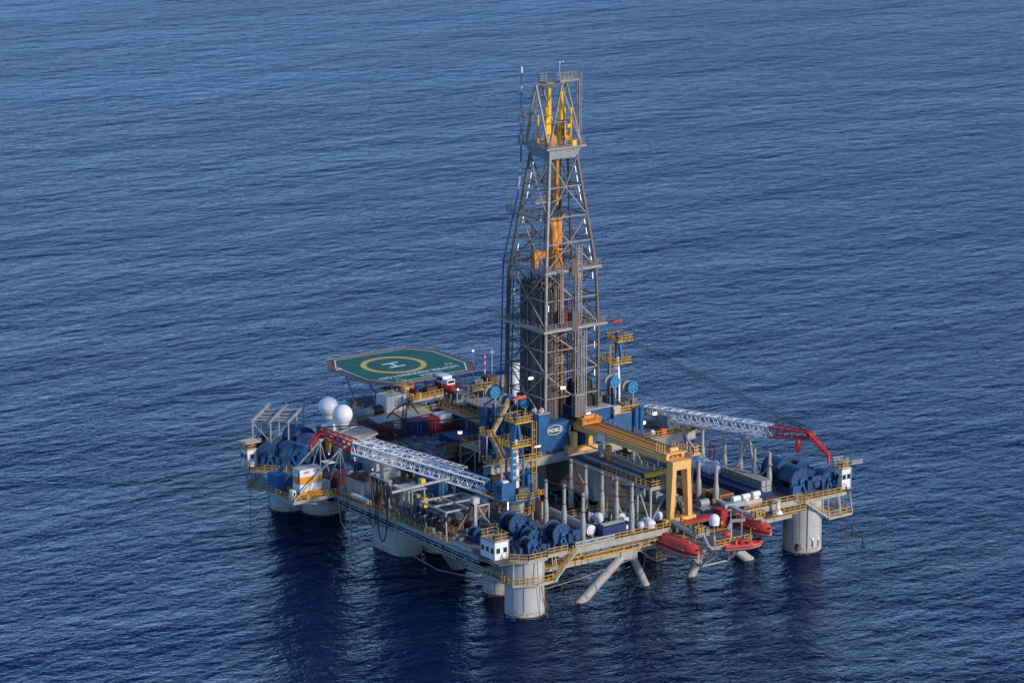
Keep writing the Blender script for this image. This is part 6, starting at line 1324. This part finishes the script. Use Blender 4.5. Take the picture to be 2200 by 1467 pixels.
for k,(x,y,r_) in enumerate(((26.9,-1.4,.95),(25.6,-.6,.75),(27.8,.6,.8))): sack(x,y,11.05,r_,'white bulk bag, %s of the heap by the near rail'%('front','left','rear')[k],'white bulk bags heaped at the near rail',3)
for k,(x,y,r_) in enumerate(((20.6,8.4,.9),(21.6,7.,.95),(24.8,3.2,.8),(25.2,5.,.85),(31.4,1.9,.85))): sack(x,y,11.05,r_,('grey white bag left behind the middle posts','grey white bag in front of the middle posts','pale bag right of the nearest posts','pale bag behind the nearest posts','clean white bag standing alone left of the gantry legs')[k],'pale bags among the posts',5)
# right: navy half-height base with sacks and wrapped racks
container('very long navy blue half height bin under the white sacks and grey racks',53.2,55.6,.6,23.,11.05,1.5,'navy',cat='cargo bin',doors=False)
container('second long navy bin behind the first, carrying grey wrapped racks',56.,58.5,1.6,25.,11.05,.85,'navy',cat='cargo bin',doors=False)
random.seed(91)
k=0
for r_ in range(2):
    for c in range(2):
        for i in range(11):
            y=2.4+i*1.1; x=56.6+c*1.22; z=11.95+r_*1.22
            t=thing('wrapped_tote','caged grey tote, %s %s, %s from the winch end'%(('lower','upper')[r_],('inland side','sea side')[c],('first','second','third','fourth','fifth','sixth','seventh','eighth','ninth','tenth','eleventh')[i]),'tote',(x,y,z),'grey caged totes stacked in two rows')
            part('bottle',MB().prism(rbox(x-.5,x+.5,y-.44,y+.44,.12,3),z+.12,z+1.08),'lgrey',t)
            f=MB()
            for a in (-.56,.56):
                for b in (-.5,.5): f.bar((x+a,y+b,z),(x+a,y+b,z+1.16),.06)
            for zz in (.06,.6,1.14): f.bar((x-.56,y-.5,z+zz),(x+.56,y-.5,z+zz),.05); f.bar((x-.56,y-.5,z+zz),(x-.56,y+.5,z+zz),.05)
            part('cage',f,'grey',t)
for i in range(13):
    y=14.9+(i%7)*1.45; x=55.6+(i//7)*1.8+random.uniform(-.1,.1); sack(x,y,12.+(.6 if i%3==0 else 0),.95+random.uniform(-.08,.12),'white bulk bag, %s row behind the caged totes, %s from them'%(('inland','sea side')[i//7],('first','second','third','fourth','fifth','sixth','seventh')[i%7]),'white bulk bags behind the caged totes',i)
container('rust brown container with an orange red slatted end near the long navy bin',46.4,49.4,2.2,6.6,11.05,2.,'rust',cat='container',roof='orange')
container('open dark brown container left of the orange framed one',44.,46.4,9.,13.,11.05,1.6,'rust',doors=False)
t=thing('valve_skid','grey valve skid with a yellow wheel between the gantry and the red container','skid',(42.6,2.6,11))
part('frame',MB().box(41.4,44.4,1.2,4.4,11.05,11.5).tube((41.8,2.8,12.2),(43.8,2.8,12.2),.75,n=16),'bgrey',t); part('hand_wheel',MB().tube((44.2,1.6,12.6),(44.3,1.6,12.6),.45,n=14),'byel',t)
t=thing('rust_red_pump','rust red pump standing between the gantry legs','pump',(33.8,-1,11))
part('casing',MB().sphere((33.8,-.8,12.1),.75,14,8).tube((33.8,-.8,11.05),(33.8,-.8,13.1),.4,n=10).box(33,34.6,-1.5,-.1,11.05,11.5),'rust',t)
for k,(x,y,h,mt,lb) in enumerate(((38.6,4,1.5,'rust','rusty crate right of the gantry legs'),(40,8,1.9,'dgrey','dark machine box behind the gantry legs'),(38.8,12,1.6,'bgrey','blue grey box deep behind the gantry legs'),(47.4,14.6,2.2,'maroon','dark red box behind the pair of posts'),(42,17,2.2,'dgrey','dark box far behind the pair of posts'),(49.2,5,1.,'byel','small yellow box left of the long navy bin'),(24.6,10.6,.9,'dgrey','low dark skid between the row of posts'),(19,4.4,.8,'rust','rusty skid behind the navy basket'))):
    t=thing('machine_box',lb,'box',(x,y,11)); part('housing',MB().box(x-.9,x+.9,y-1.3,y+1.3,11.02,11.02+h),mt,t); part('top_gear',MB().box(x-.5,x+.3,y-.8,y+.2,11.02+h,11.4+h).tube((x+.5,y+.6,11+h),(x+.5,y+.6,11.7+h),.14,n=8),'grey',t)
for k,(x,y) in enumerate(((18.6,5.6),(20.9,1.9))):
    t=thing('hose_coil',('dark coil of rope hung behind the near posts','dark coil of rope hung nearest the near deck rail')[k],'coil',(x,y,11)); m=MB()
    for q in range(4):
        for i in range(16): a=2*math.pi*i/16;b=2*math.pi*(i+1)/16; rr=.95+q*.1; m.tube((x+math.cos(a)*rr*.55,y+q*.1,13.2+math.sin(a)*rr*1.3),(x+math.cos(b)*rr*.55,y+q*.1,13.2+math.sin(b)*rr*1.3),.07,n=5)
    part('coil',m,'black',t); part('stand',MB().bar((x,y+.3,11),(x,y+.3,14.6),.14),'lgrey',t)
# deck between crane and well: white plates / ramps
t=thing('white_barrier','long grey white bulwark with red trim right of the front crane','bulwark',(14,20,11))
part('panel',MB().box(13.9,14.2,14.,22.6,11.02,14.6).box(14.2,14.5,14,22.6,12.4,12.6),'lgrey',t); part('trim',MB().box(13.85,14.25,13.95,22.7,14.6,14.75),'red',t); part('top_pipe',MB().path([(14,15,14.8),(14,19,15.6),(14,22,15.)],.09),'rust',t)
solo('orange_winch_guard',MB().box(14.8,16.6,17.8,19.,14.8,15.6).rail([(14.6,17.6,14.75),(17.,17.6,14.75)],r=.06,sp=.7,h=.9),'orange','small orange guard on the bulwark right of the crane','guard')
t=thing('bop_stack','dark blowout preventer stack standing deep in the open well','wellhead stack',(22,24,7))
part('frame',MB().box(20.6,23.6,22.4,25.4,5.5,6.4).bar((20.8,22.6,6),(20.8,22.6,12.4),.3).bar((23.4,22.6,6),(23.4,22.6,12.4),.3).bar((20.8,25.2,6),(20.8,25.2,12.4),.3),'dgrey',t); part('body',MB().tube((22.1,24,6),(22.1,24,12.8),.8,n=16),'black',t); part('hose_reel',MB().tube((18.2,22,13.),(18.4,22,13.),1.3,n=20),'yellow',t)
m=MB(); random.seed(97)
for i in range(36): x=random.uniform(14.4,29);y=random.uniform(13.8,27.8); m.bar((x,y,10.9),(x+random.uniform(-2.5,2.5),y+random.uniform(-2.5,2.5),random.uniform(7,10.8)),.12)
solo('well_pipework',m,'dgrey','dark pipework hanging inside the open well','pipework')['kind']='stuff'
m=MB(); random.seed(99)
for i in range(200):
    x=random.uniform(14.5,29);y=random.uniform(-1.8,12.6); s_=random.uniform(.15,.7); m.box(x,x+s_,y,y+random.uniform(.15,.9),11.01,11.01+random.uniform(.08,.5))
solo('deck_litter',m,'grey','small loose gear strewn over the near middle deck','loose gear')['kind']='stuff'
m=MB(); random.seed(100)
for i in range(60):
    x=random.uniform(37,50);y=random.uniform(-2,24); s_=random.uniform(.2,.9); m.box(x,x+s_,y,y+random.uniform(.2,1.),11.01,11.01+random.uniform(.1,.8))
solo('deck_litter',m,'dgrey','loose dark gear strewn over the deck right of the gantry','loose gear')['kind']='stuff'
m=MB(); random.seed(101)
for i in range(110):
    x=random.uniform(-7,9);y=random.uniform(12,52); s_=random.uniform(.2,.9); m.box(x,x+s_,y,y+random.uniform(.2,1.),11.01,11.01+random.uniform(.1,.9))
for i in range(16): x=random.uniform(-6,8);y=random.uniform(26,50); m.tube((x,y,11.2),(x+random.uniform(-1,1),y+random.uniform(2,5),11.2),.1,n=5)
solo('deck_litter',m,'grey','loose grey gear strewn over the left deck','loose gear')['kind']='stuff'
# right rear: lower drill floor gear, railings, cabinet
container('ribbed grey container at the far end of the right floor, under the white boom',55.6,58.4,30.,34.6,17.92,2.6,'bgrey',doors=False)
for k,(x,y) in enumerate(((49.3,29.6),(55.2,33.6))): flood(((x,y,17.9),(x,y,20.3),.06),(x-.45,x+.45,y-.2,y+.1,20.2,20.9),'lamp_white',('white flood lamp on the right floor, the left one','white flood lamp on the right floor, the right one')[k])
solo('white_sack_load',MB().sphere((50.6,28.4,18.6),.6,10,6),'sack','pale sack by the rail of the right floor','sack'); solo('orange_box',MB().box(52.6,53.8,28.,28.8,17.92,19.),'flag','small orange box by the rail of the right floor','box')
solo('dark_hatch',MB().box(50.,54.4,33,38.,17.92,18.05),'black','dark rectangular hatch in the brown right floor','hatch')
for k,(x,y) in enumerate(((56.,26.),(57.6,22.6),(54.6,23.))): solo('blue_tote_tank',MB().tube((x,y,11.05),(x,y,13.6),1.2,n=18),'winch','dark blue upright tank, %s of three below the right floor edge'%('rear','right','left')[k],'tank','dark blue tanks below the right floor edge')
t=thing('side_gangway','grey gangway beam reaching from the right floor to the first right-hand post','gangway',(59,29,17.6)); part('beam',MB().bar((59.6,24.2,18.7),(60.2,31,18.4),.6,.3).bar((58.,29,17.9),(64,30.,17.8),.8,.3),'lgrey',t); part('basket',MB().box(60.6,63.4,27.6,29.6,17.,18.2),'dgrey',t)
m=MB(); random.seed(103)
for i in range(9): x=random.uniform(60,61.8);y=random.uniform(18,32); m.tube((x,y,11),(x,y,random.uniform(13,17)),.14,n=6)
solo('vertical_pipes',m,'maroon','cluster of dark red vertical pipes beyond the right-hand posts','pipework')['kind']='stuff'
# rear house below rear crane so that the crane stands on something
t=thing('engine_house','dark engine house under the rear crane and right floor','house',(54,50,11))
part('wall',MB().box(47.5,58,45.2,60,11,16.4),'dgrey',t); part('roof',MB().box(47.3,58.2,45.,60.2,16.4,16.6),'deck',t); part('red_machine',MB().box(49.6,53,46.6,49,16.6,18.6).tube((50.4,46,16.6),(50.4,46,19.6),.5,n=12),'maroon',t)

random.seed(301); m=MB()
for i in range(26):
    x=random.uniform(10,28);y=random.uniform(50.8,64); l=random.uniform(1.5,6)
    if i%2: m.tube((x,y,14.25),(min(x+l,30),y,14.25),.1,n=5)
    else: m.tube((x,y,14.3),(x,min(y+l,65),14.3),.09,n=5)
solo('roof_pipework',m,'lgrey','pale pipe runs laid over the stained roof behind the spare lattice','pipework')['kind']='stuff'
random.seed(302); m=MB()
for i in range(70):
    x=random.uniform(14.6,28.6);y=random.uniform(-1.8,12.4); a=random.uniform(0,3.14); pts=[]
    for k in range(5): pts.append((x,y,11.06)); x+=math.cos(a)*.5; y+=math.sin(a)*.5; a+=random.uniform(-.9,.9)
    m.path(pts,.045,4)
solo('loose_hoses',m,'beige','pale hoses and slings lying loose between the tapered posts','hose')['kind']='stuff'
random.seed(303); m=MB()
for i in range(60):
    x=random.uniform(-6.6,9);y=random.uniform(12,50); a=random.uniform(0,3.14); pts=[]
    for k in range(5): pts.append((x,y,11.08)); x+=math.cos(a)*.5; y+=math.sin(a)*.5; a+=random.uniform(-.9,.9)
    m.path(pts,.05,4)
solo('loose_hoses',m,'grey','grey hoses lying loose along the deck by the tank skid and grid rack','hose')['kind']='stuff'
random.seed(304)
for i in range(16):
    x=random.uniform(-6.6,8);y=random.uniform(24,50); h=random.uniform(1.2,3.4)
    t=thing('deck_valve_stand','slim pipe riser with a valve on the deck behind the hose racks','valve stand',(x,y,11),'grey valve stands behind the hose racks')
    part('riser',MB().tube((x,y,11),(x,y,11+h),.1,n=6),'grey' if i%2 else 'yellow',t); part('valve_body',MB().box(x-.25,x+.25,y-.2,y+.2,11+h*.6,11+h*.6+.4),'rust' if i%3 else 'yellow',t)
# scuffs on the landing deck and seams on the domes
hel=[o for o in bpy.data.objects if o.name=='helideck'][0]; random.seed(305); m=MB()
for i in range(34):
    x=RX+random.gauss(0,4.5);y=RY+random.gauss(0,4.);a=random.uniform(0,3.14);l=random.uniform(.4,1.8);w_=random.uniform(.05,.16);c_,s_=math.cos(a),math.sin(a)
    if math.hypot(x-RX,y-RY)<3.6: continue
    m.add([(x-c_*l-s_*w_,y-s_*l+c_*w_,HZ+.002),(x-c_*l+s_*w_,y-s_*l-c_*w_,HZ+.002),(x+c_*l+s_*w_,y+s_*l-c_*w_,HZ+.002),(x+c_*l-s_*w_,y+s_*l+c_*w_,HZ+.002)],[(0,1,2,3)])
sc_=part('tyre_scuff',m,'drk',hel,None,False); sc_['kind']='stuff'
for o in [o for o in bpy.data.objects if o.name.startswith('satellite_dome')]:
    x,y=o.location.x,o.location.y; m=MB()
    for k in range(6):
        a=math.pi*k/6; pr=None
        for q in range(13):
            t_=-1.2+q*.2; p=(x+math.cos(a)*math.cos(t_*1.3)*1.985,y+math.sin(a)*math.cos(t_*1.3)*1.985,20.2+math.sin(t_*1.3)*1.985)
            if pr: m.tube(pr,p,.02,n=4,cap=False)
            pr=p
    part('panel_seam',m,'lgrey',o,None,False)
# thin broken foam flecks where the legs stand in the sea
random.seed(202); fm=MB()
for cx,cy,r in ((0,0,3.6),(3.6,12.6,3.25),(64.8,.2,3.7),(-.5,79.4,3.6),(4.2,74.,4.3),(12.2,-.7,1.1),(27.3,.2,.9),(37.5,-.5,1.),(52.2,1.1,1.1),(2.,44.,5.5)):
    for k in range(int(26+r*10)):
        a=random.uniform(0,6.283); d=r+abs(random.gauss(0,.5)); x=cx+math.cos(a)*d; y=cy+math.sin(a)*d; l=random.uniform(.15,.8); w_=random.uniform(.03,.09); t_=a+1.57+random.gauss(0,.5)
        c_,s_=math.cos(t_),math.sin(t_); fm.add([(x-c_*l,y-s_*l,.05),(x-s_*w_,y+c_*w_,.05),(x+c_*l,y+s_*l,.05),(x+s_*w_,y-c_*w_,.05)],[(0,3,2,1)])
fo=part('sea_foam',fm,'cloth'); fo['kind']='stuff'; fo['label']='faint broken foam flecks around the legs in the sea'; fo['category']='foam'
